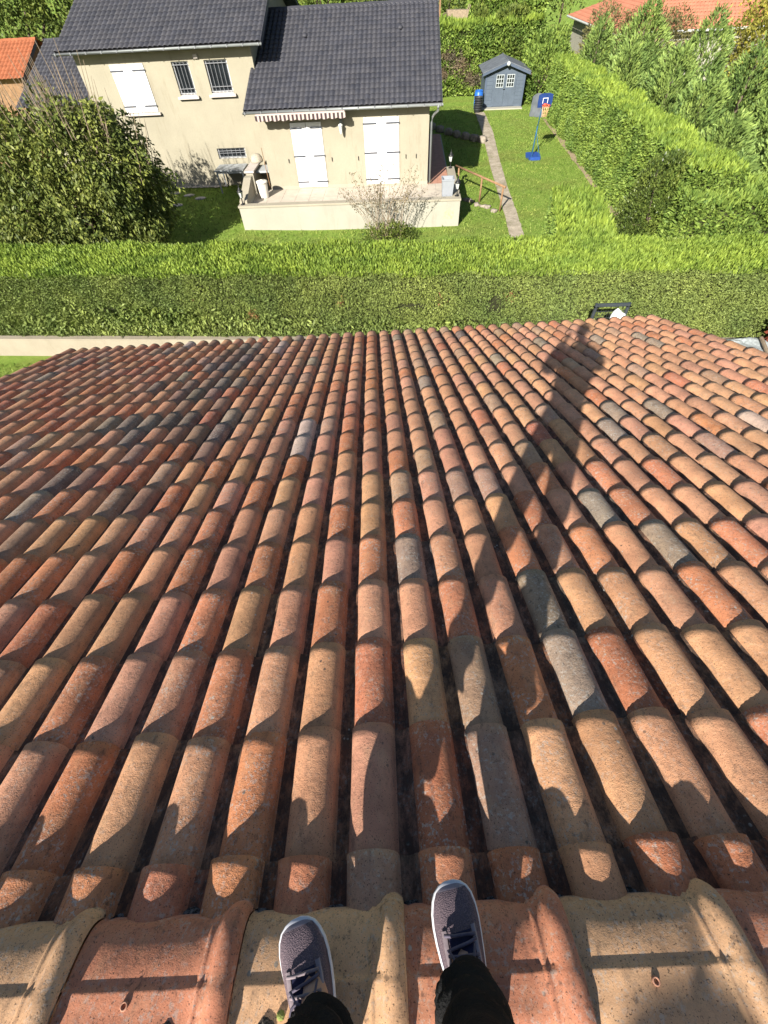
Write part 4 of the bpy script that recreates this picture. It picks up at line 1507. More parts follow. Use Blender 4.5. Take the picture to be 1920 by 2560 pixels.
# ------------------------------------------------------------------ vegetation
def hedge(name, label, A, B, thick, h, z0, m_side, m_top, dside, dtop, leaf=(.10, .034), seed=1, up=.75, clip=True, pits=None, toplen=1.5, rough=.10, lean=0.0):
    """clipped hedge from A to B; the clipped face looks to the right of A->B ... thick extends to the left"""
    A = np.array(A, float); B = np.array(B, float)
    Lh = np.linalg.norm(B - A)
    ax = (B - A) / Lh
    ny = np.array([-ax[1], ax[0]])
    r = empty(name, (*(A + B) / 2 + ny * thick / 2, z0), label, 'hedge')
    def W(a, b, z):
        P = A + a[:, None] * ax + b[:, None] * ny
        return np.column_stack([P, z0 + z])
    ax3, ny3, up3 = np.array([*ax, 0]), np.array([*ny, 0]), np.array([0, 0, 1.0])
    def bumpy(P, nrm, amp=rough):
        d = vnoise(P, .8, seed) * amp + vnoise(P, 2.6, seed + 3) * amp * .6
        return P + nrm * d[:, None]
    # core: dark sheets, the hedge's inner shade put into the twig colour
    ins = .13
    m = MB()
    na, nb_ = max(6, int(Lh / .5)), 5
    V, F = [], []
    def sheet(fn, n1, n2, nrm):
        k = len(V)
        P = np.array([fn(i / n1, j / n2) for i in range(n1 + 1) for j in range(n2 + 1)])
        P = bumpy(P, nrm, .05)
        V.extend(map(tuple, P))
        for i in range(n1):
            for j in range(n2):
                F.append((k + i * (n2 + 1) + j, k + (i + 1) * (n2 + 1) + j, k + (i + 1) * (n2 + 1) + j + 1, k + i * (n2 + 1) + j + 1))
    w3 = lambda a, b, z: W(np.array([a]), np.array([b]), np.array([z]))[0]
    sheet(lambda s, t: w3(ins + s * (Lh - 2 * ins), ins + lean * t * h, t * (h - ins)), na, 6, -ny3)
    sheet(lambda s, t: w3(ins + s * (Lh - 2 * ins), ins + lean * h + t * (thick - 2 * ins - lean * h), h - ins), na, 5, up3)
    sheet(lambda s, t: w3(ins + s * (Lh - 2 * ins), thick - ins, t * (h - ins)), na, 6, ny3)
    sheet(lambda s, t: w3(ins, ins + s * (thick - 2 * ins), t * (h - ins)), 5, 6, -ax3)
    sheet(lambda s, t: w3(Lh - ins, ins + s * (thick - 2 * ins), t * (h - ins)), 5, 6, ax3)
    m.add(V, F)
    m.build('dark_core', m_core, r)
    L0, W0 = leaf
    def grp(P, nrm, n, updir, Lm, spread):
        P = bumpy(P, nrm)
        D = unit(nrm * .55 + np.array([0, 0, 1.0]) * updir + rng.normal(size=(n, 3)) * spread)
        Ls = L0 * Lm * rng.uniform(.6, 1.35, n)
        t = np.clip(.5 + .32 * rng.normal(size=n) + .22 * vnoise(P, 1.4, seed + 9), 0, .92)
        return P, D, Ls, Ls * (W0 / L0) * rng.uniform(.7, 1.3, n), t
    sides = []
    def side(n, fn, nrm):
        a, t = rng.uniform(0, 1, n), rng.uniform(0, 1, n) ** .95
        P = fn(a, t)
        nn = np.tile(nrm, (n, 1))
        if pits is not None and abs(nrm @ ny3) > .5 and nrm @ ny3 < 0:
            s = a * Lh
            zz = t * h
            keep = np.ones(n, bool)
            deep = np.zeros(n)
            for (pa, pz, pr, pq) in pits:
                dd = np.hypot((s - pa) / pr, (zz - pz) / pq)
                dd = dd + .35 * vnoise(P, 3.1, seed + 5)
                keep &= ~((dd < .75) & (rng.uniform(size=n) < .72))
                deep = np.maximum(deep, np.clip(1 - dd, 0, 1))
            P = P - nn * (deep * .16)[:, None]
            P, nn = P[keep], nn[keep]
        n = len(P)
        P = P - nn * rng.uniform(0, .05, n)[:, None]
        sides.append(grp(P, nn, n, up * .55, 1.0 if clip else 1.25, .62))
    side(int(dside * Lh * h), lambda a, t: W(a * Lh, lean * t * h, t * h), -ny3)
    side(int(dside * .45 * Lh * h), lambda a, t: W(a * Lh, np.full_like(a, thick), t * h), ny3)
    side(int(dside * thick * h), lambda a, t: W(np.zeros_like(a), a * thick, t * h), -ax3)
    side(int(dside * thick * h), lambda a, t: W(np.full_like(a, Lh), a * thick, t * h), ax3)
    leaves_obj('side_foliage', sides, m_side, r)
    n = int(dtop * Lh * thick)
    P = W(rng.uniform(0, Lh, n), lean * h + rng.uniform(-.02, thick + .02 - lean * h, n), np.full(n, h) - rng.uniform(0, .10, n))
    t1 = grp(P, np.tile(up3, (n, 1)), n, up, toplen, .42)
    k = max(8, int(n * .05))
    Q = W(rng.uniform(0, Lh, k), lean * h + rng.uniform(0, thick - lean * h, k), np.full(k, h) - .02)
    t2 = grp(Q, np.tile(up3, (k, 1)), k, up * 2, toplen * 1.25, .3)
    leaves_obj('top_growth', [t1, t2], m_top, r)
    return r

def at_hedge(x, ang=-6.3):
    return (x * math.cos(rad(ang)), 10.90 + x * math.sin(rad(ang)))
# front clipped hedge behind the low wall
def on_face(x, z, d=.05):
    a = rad(-6.3)
    return np.array([x * math.cos(a) + d * math.sin(a) * 1, 10.90 + x * math.sin(a) - d * math.cos(a), z])
hd = hedge('hedge', 'long clipped hedge across the picture just beyond the tiled roof', at_hedge(-15), at_hedge(16), 1.85, 1.78, .45, m_thuja, m_lime, 3900, 2300, (.058, .022), 2,
           pits=[(15 - 6.1, .62, 1.1, .22), (15 - 7.5, .8, .7, .16), (15 - 4.7, .42, .8, .16), (15 - 2.6, .52, .55, .2), (15 + .2, .40, .9, .13), (15 + 2.2, .45, 1.0, .12), (15 + 3.1, .9, .25, .35), (15 - 9, .5, .8, .12), (15 + .9, .95, .5, .1)], up=.6, toplen=1.5)
pp = []
for (cx, cz, sx, sz, n) in ((-6.6, 1.05, 2.2, .28, 2600), (-3.0, .95, 1.2, .2, 900), (.6, .85, 1.6, .14, 900), (2.4, .8, 1.2, .12, 500), (-9.5, .9, 1.5, .2, 700)):
    P = np.array([on_face(cx + rng.normal() * sx * .55, max(.6, cz + rng.normal() * sz * .6), rng.uniform(-.06, .07)) for _ in range(n)])
    D = unit(np.array([.15, -.5, -.15]) + rng.normal(size=(n, 3)) * .6)
    Ls = rng.uniform(.09, .20, n)
    pp.append((P, D, Ls, Ls * .3, np.clip(rng.normal(.45, .35, n), 0, .92)))
leaves_obj('loose_sprays', pp, m_thuja, hd)
# bindweed and dead sprays caught in the hedge face
pp = []
for (cx, cz, sx, sz, n) in ((-5.9, 1.12, .75, .20, 420), (-6.6, 1.3, .4, .12, 120), (-7.2, 1.1, .5, .12, 90), (.3, .98, .6, .08, 70), (2.0, 1.0, .8, .08, 90)):
    P = np.array([on_face(cx + rng.normal() * sx * .6, cz + rng.normal() * sz * .7, rng.uniform(.0, .12)) for _ in range(n)])
    D = unit(np.array([0, -.5, -.3]) + rng.normal(size=(n, 3)) * .6)
    Ls = rng.uniform(.06, .125, n)
    pp.append((P, D, Ls, Ls * .75, np.clip(rng.normal(.55, .25, n), 0, .9)))
leaves_obj('climber_foliage', pp, m_vine, hd)['label'] = 'pale broad-leaved climber in the hedge face'
for k, (cx, cz, s_) in enumerate(((-3.35, 1.12, .16), (1.7, 1.52, .13), (-4.9, 1.62, .08), (-.9, 1.5, .10), (3.4, 1.6, .16))):
    n = 110 if k == 0 else 26
    P = np.array([on_face(cx + rng.normal() * s_ * .6, cz + rng.normal() * s_ * .6, .03) for _ in range(n)])
    D = unit(np.array([0, -.4, .3]) + rng.normal(size=(n, 3)) * .8)
    Ls = rng.uniform(.04, .09, n)
    o = leaves_obj('dead_spray', [(P, D, Ls, Ls * .3, rng.uniform(.2, .9, n))], m_dead, hd)
# right-hand boundary hedge, box hedge and the hedge at the right edge
hedge('hedge', 'tall green hedge running back along the right side of the lawn to the shed', (11.75, 37.4), (9.95, 15.5), 1.55, 2.55, 0, m_thuja2, m_lime, 1000, 900, (.11, .042), 5, up=.5, clip=False, toplen=1.4, rough=.18, lean=.04)
hedge('hedge', 'short bright lime hedge block jutting onto the lawn beside the path', (6.25, 17.0), (5.25, 12.6), 1.45, 1.80, 0, m_thuja2, m_lime, 900, 1300, (.12, .042), 6, up=.7, toplen=1.7, rough=.12)
hedge('hedge', 'loose green hedge at the right edge behind the dark round bush', (9.7, 14.9), (16.5, 13.6), 2.3, 2.05, 0, m_thuja2, m_thuja2, 1000, 1100, (.12, .045), 7, up=.5, clip=False, rough=.3)
# back boundary
bh = hedge('hedge', 'high hedge with a bare brown patch behind the blue grey shed', (2.2, 44.6), (12.6, 43.6), 1.6, 3.55, 0, m_thuja2, m_lime, 300, 420, (.20, .075), 8, up=.4, clip=False, rough=.22,
           pits=[(5.0, 1.7, 1.1, .75), (4.0, 2.2, .7, .4), (5.9, .9, 1.0, .5), (7.4, .7, .9, .5), (3.6, 1.2, .5, .4)])
n = 2600
a = rng.choice(5, n)
cen = np.array([(5.0, 1.7, .9, .6), (4.0, 2.2, .6, .35), (5.9, .9, .8, .4), (7.4, .7, .7, .4), (3.6, 1.2, .4, .3)])
ux = np.array([10.4, -1.0]) / np.hypot(10.4, 1.0)
s_ = cen[a, 0] + rng.normal(size=n) * cen[a, 2] * .5
zz = cen[a, 1] + rng.normal(size=n) * cen[a, 3] * .5
P = np.column_stack([2.2 + s_ * ux[0], 44.6 + s_ * ux[1] + .02, np.maximum(zz, .1)])
D = unit(np.array([0, -.7, .3]) + rng.normal(size=(n, 3)) * .8)
leaves_obj('bare_twigs', [(P, D, rng.uniform(.15, .4, n), rng.uniform(.02, .04, n), rng.uniform(.0, .9, n))], foliage('bare_twig', (.13, .10, .075), (.30, .24, .18), None, .0, 1), bh)

def shell(n, blobs, depth=.35, lump=.22, ls=.9, seed=0):
    """points near the surface of a union of ellipsoids, with outward normals"""
    Ps, Ns = [], []
    vol = np.array([b[3] * b[4] + b[4] * b[5] + b[3] * b[5] for b in blobs])
    cnt = (n * vol / vol.sum()).astype(int)
    for b, c in zip(blobs, cnt):
        D = unit(rng.normal(size=(c * 2, 3)))
        rr = 1 + lump * vnoise(D * np.array(b[3:6]), ls, seed + b[0]) * 2 - rng.uniform(0, 1, len(D)) ** 1.6 * depth
        P = np.array(b[:3]) + D * rr[:, None] * np.array(b[3:6])
        ins = np.zeros(len(P), bool)
        for q in blobs:
            if q is b: continue
            ins |= (((P - np.array(q[:3])) / np.array(q[3:6])) ** 2).sum(1) < .55
        P, D = P[~ins][:c], D[~ins][:c]
        Ps.append(P); Ns.append(unit(D / np.array(b[3:6])))
    return np.concatenate(Ps), np.concatenate(Ns)

def trunk(r, base, top, r0, r1, limbs=(), mat=None):
    m = MB()
    base, top = Vector(base), Vector(top)
    P = [base.lerp(top, t) + Vector((.06 * math.sin(t * 5), .05 * math.cos(t * 4), 0)) for t in np.linspace(0, 1, 6)]
    m.tube(P, list(np.linspace(r0, r1, 6)), 8)
    for a, b, rr in limbs:
        a, b = Vector(a), Vector(b)
        m.tube([a, a.lerp(b, .5) + Vector((0, 0, .1)), b], [rr, rr * .7, rr * .3], 6)
    return m.build('trunk', mat or m_bark, r, True)

def leafy(name, label, cat, base, blobs, n, L, W, mat, D=(0, 0, .3), out=.7, spread=.5, depth=.4, lump=.22, group=None, tr=(.12, .05), ls=.9, seed=0, limbs=7):
    r = empty(name, base, label, cat, group)
    b0 = blobs[0]
    c0 = Vector(b0[:3])
    lb = []
    for k in range(limbs):
        b = blobs[k % len(blobs)]
        an = 2 * PI * k / max(1, limbs)
        lb.append((Vector(base).lerp(c0, .45), Vector(b[:3]) + Vector((math.cos(an) * b[3] * .75, math.sin(an) * b[4] * .75, b[5] * .35)), tr[0] * .5))
    trunk(r, base, c0, tr[0], tr[1], lb)
    P, N = shell(n, blobs, depth, lump, ls, seed)
    keep = P[:, 2] > base[2] + .03
    P, N = P[keep], N[keep]
    k = len(P)
    Dv = unit(N * out + np.array(D) + rng.normal(size=(k, 3)) * spread)
    Ls = L * rng.uniform(.6, 1.3, k)
    t = np.clip(.5 + .28 * rng.normal(size=k) + .25 * vnoise(P, 1.2, seed + 4), 0, .92)
    leaves_obj('crown', [(P, Dv, Ls, Ls * (W / L) * rng.uniform(.75, 1.25, k), t)], mat, r)
    return r

# big glossy shrub, left
BL = [(-10.6, 18.7, 2.0, 3.1, 2.3, 2.25), (-13.4, 18.9, 1.9, 2.4, 2.1, 2.2), (-8.75, 18.5, 1.95, 1.5, 1.6, 2.0), (-9.5, 18.2, 3.1, 1.8, 1.5, 1.45), (-12.2, 18.4, 3.3, 1.9, 1.6, 1.4)]
big = leafy('shrub', 'large glossy-leaved shrub with long bare shoots in front of the cream house', 'shrub', (-10.6, 18.7, .1), BL, 58000, .155, .066, m_laurel, (.1, -.15, -.6), .45, .5, .5, .26, None, (.14, .06), 1.1, 3, 9)
m = MB()
for k in range(210):
    b = BL[k % 5]
    an = random.uniform(0, 2 * PI)
    q = random.uniform(.15, .95)
    p = Vector((b[0] + math.cos(an) * b[3] * q, b[1] + math.sin(an) * b[4] * q, b[2] + b[5] * math.sqrt(1 - q * q) * .72))
    lean_ = Vector((math.cos(an) * q * .35 + random.uniform(-.12, .12), math.sin(an) * q * .3, 1)).normalized()
    ln = random.uniform(.7, 1.75) * (1.0 if p.x < -8.5 else .85)
    m.tube([p, p + lean_ * ln * .5 + Vector((random.uniform(-.05, .05), 0, 0)), p + lean_ * ln], [.014, .011, .006], 5, False)
m.build('long_shoots', m_twig, big)
P, D = [], []
for k in range(900):
    b = BL[random.randrange(5)]
    an = random.uniform(0, 2 * PI); q = random.uniform(.1, .95)
    p = (b[0] + math.cos(an) * b[3] * q, b[1] + math.sin(an) * b[4] * q, b[2] + b[5] * math.sqrt(1 - q * q) * .75 + abs(random.gauss(0, .35)))
    P.append(p); D.append((random.gauss(0, .4), random.gauss(0, .4), -.8))
leaves_obj('withered_leaves', [(np.array(P), unit(np.array(D)), rng.uniform(.09, .15, 900), rng.uniform(.035, .05, 900), rng.uniform(0, .9, 900))], m_brownleaf, big)

# tall stemmed flowering shrub before the terrace
r = empty('flowering_shrub', (.55, 18.55, 0), 'thin tall-stemmed shrub with brown seed heads standing before the terrace wall', 'shrub')
m = MB()
P, D, T = [], [], []
for k in range(44):
    x0 = .55 + random.uniform(-.45, .55)
    y0 = 18.55 + random.uniform(-.2, .2)
    f = random.uniform(-1, 1)
    tp = Vector((x0 + f * 1.35 + random.uniform(-.15, .15), y0 + random.uniform(-.35, .35), random.uniform(1.75, 2.7) * (1 - .22 * abs(f))))
    b = Vector((x0, y0, 0))
    mid = b.lerp(tp, .5) + Vector((-f * .12, 0, .12))
    pth = [b, b.lerp(mid, .5), mid, mid.lerp(tp, .55), tp]
    m.tube(pth, [.010, .009, .007, .006, .003], 5, False)
    for q in range(26):
        t = .45 + .55 * random.random() ** .8
        p = mid.lerp(tp, (t - .45) / .55)
        P.append(p + Vector((random.gauss(0, .055), random.gauss(0, .055), random.gauss(0, .03))))
        D.append((random.gauss(0, .6), random.gauss(0, .6), random.gauss(.1, .5)))
m.build('stems', m_twig, r)
P, D = np.array([tuple(p) for p in P]), unit(np.array(D))
n = len(P)
leaves_obj('seed_heads', [(P, D, rng.uniform(.05, .10, n), rng.uniform(.022, .042, n), rng.uniform(0, .9, n))], m_greyherb, r)
P, N = shell(2600, [(.55, 18.5, .28, .95, .45, .42), (1.2, 18.6, .25, .6, .4, .35)], .7, .3, 1.5)
P[:, 2] = np.abs(P[:, 2])
n = len(P)
leaves_obj('base_leaves', [(P, unit(N * .5 + np.array([0, 0, .4]) + rng.normal(size=(n, 3)) * .5), rng.uniform(.06, .13, n), rng.uniform(.03, .05, n), np.clip(rng.normal(.5, .3, n), 0, .95))], m_tree, r)

# dark round bush on the right
leafy('round_bush', 'dark dense round bush between the lime hedge block and the right hedge', 'bush', (9.95, 17.1, 0), [(9.95, 16.9, .95, 1.25, 1.1, 1.1), (9.8, 16.8, 1.8, .85, .8, .95), (10.2, 16.7, .55, 1.3, 1.1, .7)], 20000, .085, .036, m_bush, (0, -.1, .75), .5, .4, .25, .14, None, (.08, .04), 1.6, 5, 4)
# cypresses behind the right hedge
def conifer(x, y, h, R, label, mat, seed, clusters=3300, z0=0.0):
    r = empty('cypress', (x, y, z0), label, 'tree', 'cypresses behind the right hedge')
    trunk(r, (x, y, z0), (x, y, z0 + h * .85), .12, .02)
    n = clusters
    t = 1 - np.sqrt(rng.uniform(.0, 1, n))
    t = .02 + .98 * t
    an = rng.uniform(0, 2 * PI, n)
    lob = np.array([mnoise.noise((math.cos(a) * 1.5 + seed, math.sin(a) * 1.5, q * h * .75)) for a, q in zip(an, t)])
    rr = R * (1 - t) ** .72 * (1 + .55 * lob) * (1 - rng.uniform(0, 1, n) ** 2 * .45)
    zz = z0 + t * h + .25 * lob
    B = np.column_stack([x + rr * np.cos(an), y + rr * np.sin(an), np.maximum(zz, z0 + .05)])
    O = np.column_stack([np.cos(an), np.sin(an), .85 + .5 * t])
    axd = unit(O + rng.normal(size=(n, 3)) * .28)
    side_ = unit(np.cross(axd, rng.normal(size=(n, 3))))
    tc = np.clip(.5 + .2 * rng.normal(size=n) + .5 * lob, 0, 1)
    parts = []
    for k in range(7):
        s = (k % 2 * 2 - 1) * (.35 + .12 * (k // 2))
        if k == 6: s = 0
        d = unit(axd + side_ * s + rng.normal(size=(n, 3)) * .12)
        bb = B + axd * (.05 * (k // 2))[..., None] if False else B + axd * (.055 * (k // 2))
        Lk = rng.uniform(.10, .19, n) * (1.15 if k == 6 else 1)
        parts.append((bb, d, Lk, Lk * .34, np.clip(tc + rng.normal(size=n) * .12, 0, .92)))
    leaves_obj('crown', parts, mat, r)
CL = ['bushy cypress nearest the shed, beside the bungalow corner', 'tall pointed cypress in front of the bungalow roof', 'broad cypress below the gap in the bungalow roof', 'low cypress against the hedge, second from the shed',
      'wide cypress before the yellow-leaved tree', 'cypress against the middle of the right hedge', 'spreading cypress at the right edge of the picture', 'cypress behind the near half of the right hedge',
      'low cypress at the right edge, beyond the loose hedge', 'bluish cypress just behind the dark round bush', 'smallest cypress, right behind the loose hedge', 'low wide cypress in the right lower corner of the garden']
for k, (x, y, h, R) in enumerate(((13.6, 35.4, 4.3, 1.5), (14.9, 32.8, 5.2, 1.9), (17.0, 30.2, 4.7, 2.2), (13.4, 30.2, 3.8, 1.7), (17.6, 26.6, 4.0, 2.2), (14.0, 26.6, 4.0, 2.0), (17.2, 22.9, 3.3, 2.2), (13.6, 22.8, 3.5, 2.0), (16.2, 19.4, 2.8, 2.1), (13.0, 19.3, 3.0, 1.7), (12.3, 16.9, 2.4, 1.3), (15.0, 16.6, 2.3, 1.9))):
    conifer(x, y, h, R, CL[k], m_conif, k * 3.7)
# mixed trees further right and behind
leafy('tree', 'dull brown-green tree in front of the bungalow roof corner', 'tree', (14.6, 37.6, 0), [(14.6, 37.6, 2.6, 1.4, 1.3, 1.9), (17.6, 36.0, 2.9, 1.5, 1.3, 1.6), (16.2, 36.6, 2.6, 1.2, 1.0, 1.8)], 14000, .16, .06, m_brownleaf, (0, 0, .3), .6, .6, .5, .25, None, (.1, .05), .9, 8, 5)
leafy('tree', 'yellowing tree at the top right edge of the picture', 'tree', (21.2, 31.5, 0), [(20.6, 31.5, 3.3, 1.9, 1.6, 1.4), (19.3, 29.0, 2.5, 1.3, 1.2, 1.0), (22.4, 33.0, 4.6, 2.2, 1.6, 1.4), (19.6, 26.3, 1.7, 1.5, 1.2, 1.2)], 15000, .16, .08, m_yellow, (0, 0, -.1), .5, .7, .6, .35, None, (.14, .06), .7, 11, 8)
r = empty('bare_branches', (19.6, 29.5, 2), 'pale bare branches reaching out of the yellowing tree', 'branch')
m = MB()
for k in range(14):
    a = Vector((20.9, 30.3, 2.0))
    b = Vector((random.uniform(18.0, 20.2), random.uniform(27.0, 29.3), random.uniform(2.4, 4.2)))
    mid = a.lerp(b, .5) + Vector((0, 0, random.uniform(-.2, .3)))
    m.tube([a, mid, b], [.035, .02, .006], 5, False)
    for q in range(4):
        p = a.lerp(b, random.uniform(.5, .95))
        m.tube([p, p + Vector((random.uniform(-.6, .1), random.uniform(-.5, .2), random.uniform(-.1, .4)))], [.010, .004], 4, False)
m.build('twigs', plain('pale_bark', (.42, .37, .32), .9, .1, 0, .2, 9), r)
leafy('shrub', 'bright shrub filling the corner between shed and right hedge', 'shrub', (12.2, 40.6, 0), [(12.0, 40.4, 1.3, 1.2, 1.3, 1.5), (13.0, 42.4, 1.9, 1.6, 1.5, 1.6)], 8500, .19, .08, m_thuja2, (0, 0, .6), .6, .5, .35, .25, None, (.1, .05), .9, 13, 4)
leafy('shrub', 'dark green shrub rising behind the shed roof', 'shrub', (9.6, 44.6, 0), [(8.6, 45.2, 2.6, 1.1, .9, 1.6), (10.6, 44.6, 2.9, 1.3, 1.0, 1.5)], 8000, .20, .085, m_tree, (0, 0, .5), .6, .5, .35, .25, None, (.1, .05), .9, 14, 4)
leafy('tree', 'broad green tree filling the top left corner', 'tree', (-20.5, 38.0, 0), [(-20.8, 38.2, 4.2, 3.6, 2.8, 3.6), (-17.4, 38.6, 4.4, 2.6, 2.2, 3.4), (-18.4, 37.5, 2.2, 2.4, 2.0, 2.0)], 22000, .24, .12, m_tree, (0, -.1, -.35), .5, .6, .4, .3, None, (.3, .12), .6, 15, 8)
# beyond the back hedge (the ground steps up there)
hedge('hedge', 'bright clipped hedge beyond the shed at the top of the picture', (9.3, 54.5), (15.0, 54.0), 1.6, 2.6, 2.2, m_thuja2, m_lime, 220, 320, (.24, .09), 18, up=.5, clip=False, rough=.15)
for k, (x, y, h, R) in enumerate(((13.6, 50.6, 2.6, .9), (15.0, 56.5, 5.0, 1.3), (-3.0, 52.5, 4.4, 1.7), (.4, 53.5, 3.6, 1.5), (3.5, 60, 5.5, 2.0), (8.5, 62, 5.5, 2.2), (-8, 58, 6, 2.4), (-13, 56, 7, 2.6), (20, 64, 8, 3), (27, 62, 8, 3))):
    lb = ['clipped dark tree beside the bungalow corner, beyond the shed', 'tall dark tree behind the bungalow corner', 'tree top just showing over the ridge of the lower charcoal roof, left', 'tree top just showing over the ridge of the lower charcoal roof, right'][k] if k < 4 else 'far tree beyond the gardens at the top of the picture'
    leafy('tree', lb, 'tree', (x, y, 2.0 if x < 15.5 else 0), [(x, y, 3.0 + h * .45, R, R, h * .55)], 2600, .30, .14, m_tree if k else m_thuja2, (0, 0, .3), .6, .5, .3, .2, 'far trees beyond the gardens' if k > 3 else None, (.12, .05), .8, 20 + k, 3)
# fence post, wheelbarrow and bench in the far garden
tag(MB().box((6.13, 50.0, 2.5), (6.25, 50.1, 4.6), None, .01).build('fence_post', m_wood), 'pale wooden fence post beyond the corner of the charcoal roof', 'post')
r = empty('garden_cart', (7.3, 50.6, 3.1), 'old wooden garden cart with one spoked wheel beyond the back hedge', 'cart')
m = MB()
m.prism([(0, .35), (1.5, .30), (1.6, .75), (-.1, .80)], 0, .75, Matrix.Translation((6.9, 50.3, 3.1)))
m.build('body', m_twig, r)
m = MB()
m.tube([Vector((6.75 + .30 * math.cos(a), 50.6, 3.45 + .30 * math.sin(a))) for a in np.linspace(0, 2 * PI, 20)], .035, 6, False)
for k in range(5):
    a = PI * k / 5
    m.tube([(6.75 - .3 * math.cos(a), 50.6, 3.45 - .3 * math.sin(a)), (6.75 + .3 * math.cos(a), 50.6, 3.45 + .3 * math.sin(a))], .014, 5)
m.build('wheel', m_bark, r)
for sx in (.0, .7):
    MB().tube([(8.2, 50.35 + sx, 3.1), (8.6, 50.35 + sx, 4.1)], .03, 6).build('handle', m_twig, r)
# red-leaved shrub at the right edge near the roof
leafy('red_shrub', 'dark red-leaved shrub at the right edge beside the plastic sheet', 'shrub', (10.15, 9.3, 0), [(10.2, 9.3, 1.3, .55, .45, 1.05), (10.1, 9.0, .7, .5, .4, .6)], 3000, .10, .06, m_redleaf, (0, 0, .1), .5, .7, .6, .3, None, (.05, .02), 1.3, 31, 6)
leafy('shrub', 'green leafy shrub under the red-leaved one at the right edge', 'shrub', (10.5, 8.8, 0), [(10.35, 8.6, .6, .7, .6, .7), (11.0, 9.0, 1.1, .6, .6, 1.2)], 6000, .10, .05, m_thuja2, (0, 0, .2), .5, .7, .5, .3, None, (.05, .02), 1.3, 33, 6)
# small yellow weed in front of the hedge
# grass blades over the visible lawns: uncountable, one object
N = 90000
X = np.concatenate([rng.uniform(-13, 12, N), rng.uniform(-16, -5, 9000)])
Y = np.concatenate([12.8 + (41 - 12.8) * rng.uniform(0, 1, N) ** 1.5, rng.uniform(6, 11.4, 9000)])
q = np.column_stack([X, Y - 22.6])
u, v = q @ HU, q @ HV
px = np.interp(Y, [p[1] for p in pl], [p[0] for p in pl])
qx = np.interp(Y, [p[1] for p in pr], [p[0] for p in pr])
ok = ~((u > -5.3) & (u < 3.9) & (v > -2.7) & (v < 12)) & ~((u > -12.2) & (u < -4) & (v > 1.9)) & ~((X > px - .02) & (X < qx + .02) & (Y > 16)) & ~((X > 8) & (X < 11.2) & (Y > 38.6))
thin = vnoise(np.column_stack([X, Y, 0 * X]), .55, 3) + .5 * vnoise(np.column_stack([X, Y, 0 * X]), 1.7, 8)
ok &= thin > rng.uniform(-.9, .25, len(X))
X, Y = X[ok], Y[ok]
Zg = np.array([gz(a, b) for a, b in zip(X, Y)])
P = np.column_stack([X, Y, Zg - .005])
n = len(P)
D = unit(np.column_stack([rng.normal(size=n) * .6, rng.normal(size=n) * .6, np.full(n, .8)]))
Lg = rng.uniform(.045, .13, n)
tag(leaves_obj('grass', [(P, D, Lg, Lg * .32, np.clip(rng.normal(.5, .28, n), 0, .92))], m_blade), 'short mown lawn grass round the cream house', 'grass', kind='stuff')

# ------------------------------------------------------------------ the person standing on the ridge
m_skin = plain('skin', (.50, .29, .20), .55, .35, 0, .06, 30)
m_trous = plain('black_trousers', (.013, .013, .014), .85, .2, 0, .35, 18, .5)
m_jack = plain('dark_jacket', (.025, .027, .032), .85, .2, 0, .2, 14)
m_hair = plain('dark_hair', (.03, .02, .014), .6, .3, 0, .3, 60)
m_mesh = woven('mauve_mesh', (.25, .18, .20), (.105, .08, .10), 420)
m_mesh2 = woven('dark_mauve_overlay', (.125, .095, .125), (.085, .065, .095), 900, .6)
m_toe = plain('silver_mauve_toe', (.24, .20, .235), .35, .5, .1, .12, 40)
m_sole = plain('white_rubber', (.74, .74, .78), .5, .35, 0, .08, 40)
m_lace = plain('lace', (.115, .10, .14), .8, .2, 0, .2, 90)
m_lace2 = plain('pale_lace', (.22, .18, .20), .8, .2, 0, .15, 90)
m_navy2 = plain('navy_lining', (.022, .024, .06), .85, .2, 0, .2, 60)
def skin(name, nodes, edges, mat, parent=None, root=0, sub=2, flat=None):
    me = bpy.data.meshes.new(name)
    me.from_pydata([n[0] for n in nodes], edges, [])
    o = bpy.data.objects.new(name, me)
    COL.objects.link(o)
    sm = o.modifiers.new('skin', 'SKIN')
    sm.use_smooth_shade = True
    for i, n in enumerate(nodes):
        rr = n[1] if isinstance(n[1], tuple) else (n[1], n[1])
        me.skin_vertices[0].data[i].radius = rr
        me.skin_vertices[0].data[i].use_root = (i == root)
    ss = o.modifiers.new('sub', 'SUBSURF')
    ss.levels = ss.render_levels = sub
    dg = bpy.context.evaluated_depsgraph_get()
    ev = bpy.data.meshes.new_from_object(o.evaluated_get(dg))
    o.modifiers.clear()
    o.data = ev
    ev.materials.clear()
    ev.materials.append(mat)
    for p in ev.polygons: p.use_smooth = True
    if parent is not None:
        o.parent = parent
        o.matrix_parent_inverse = parent.matrix_world.inverted()
    return o
C_ = lambda x, y, z: (x, y, CAMZ + z)
LA, RA = C_(-.200, -.345, -1.33), C_(.122, -.310, -1.33)
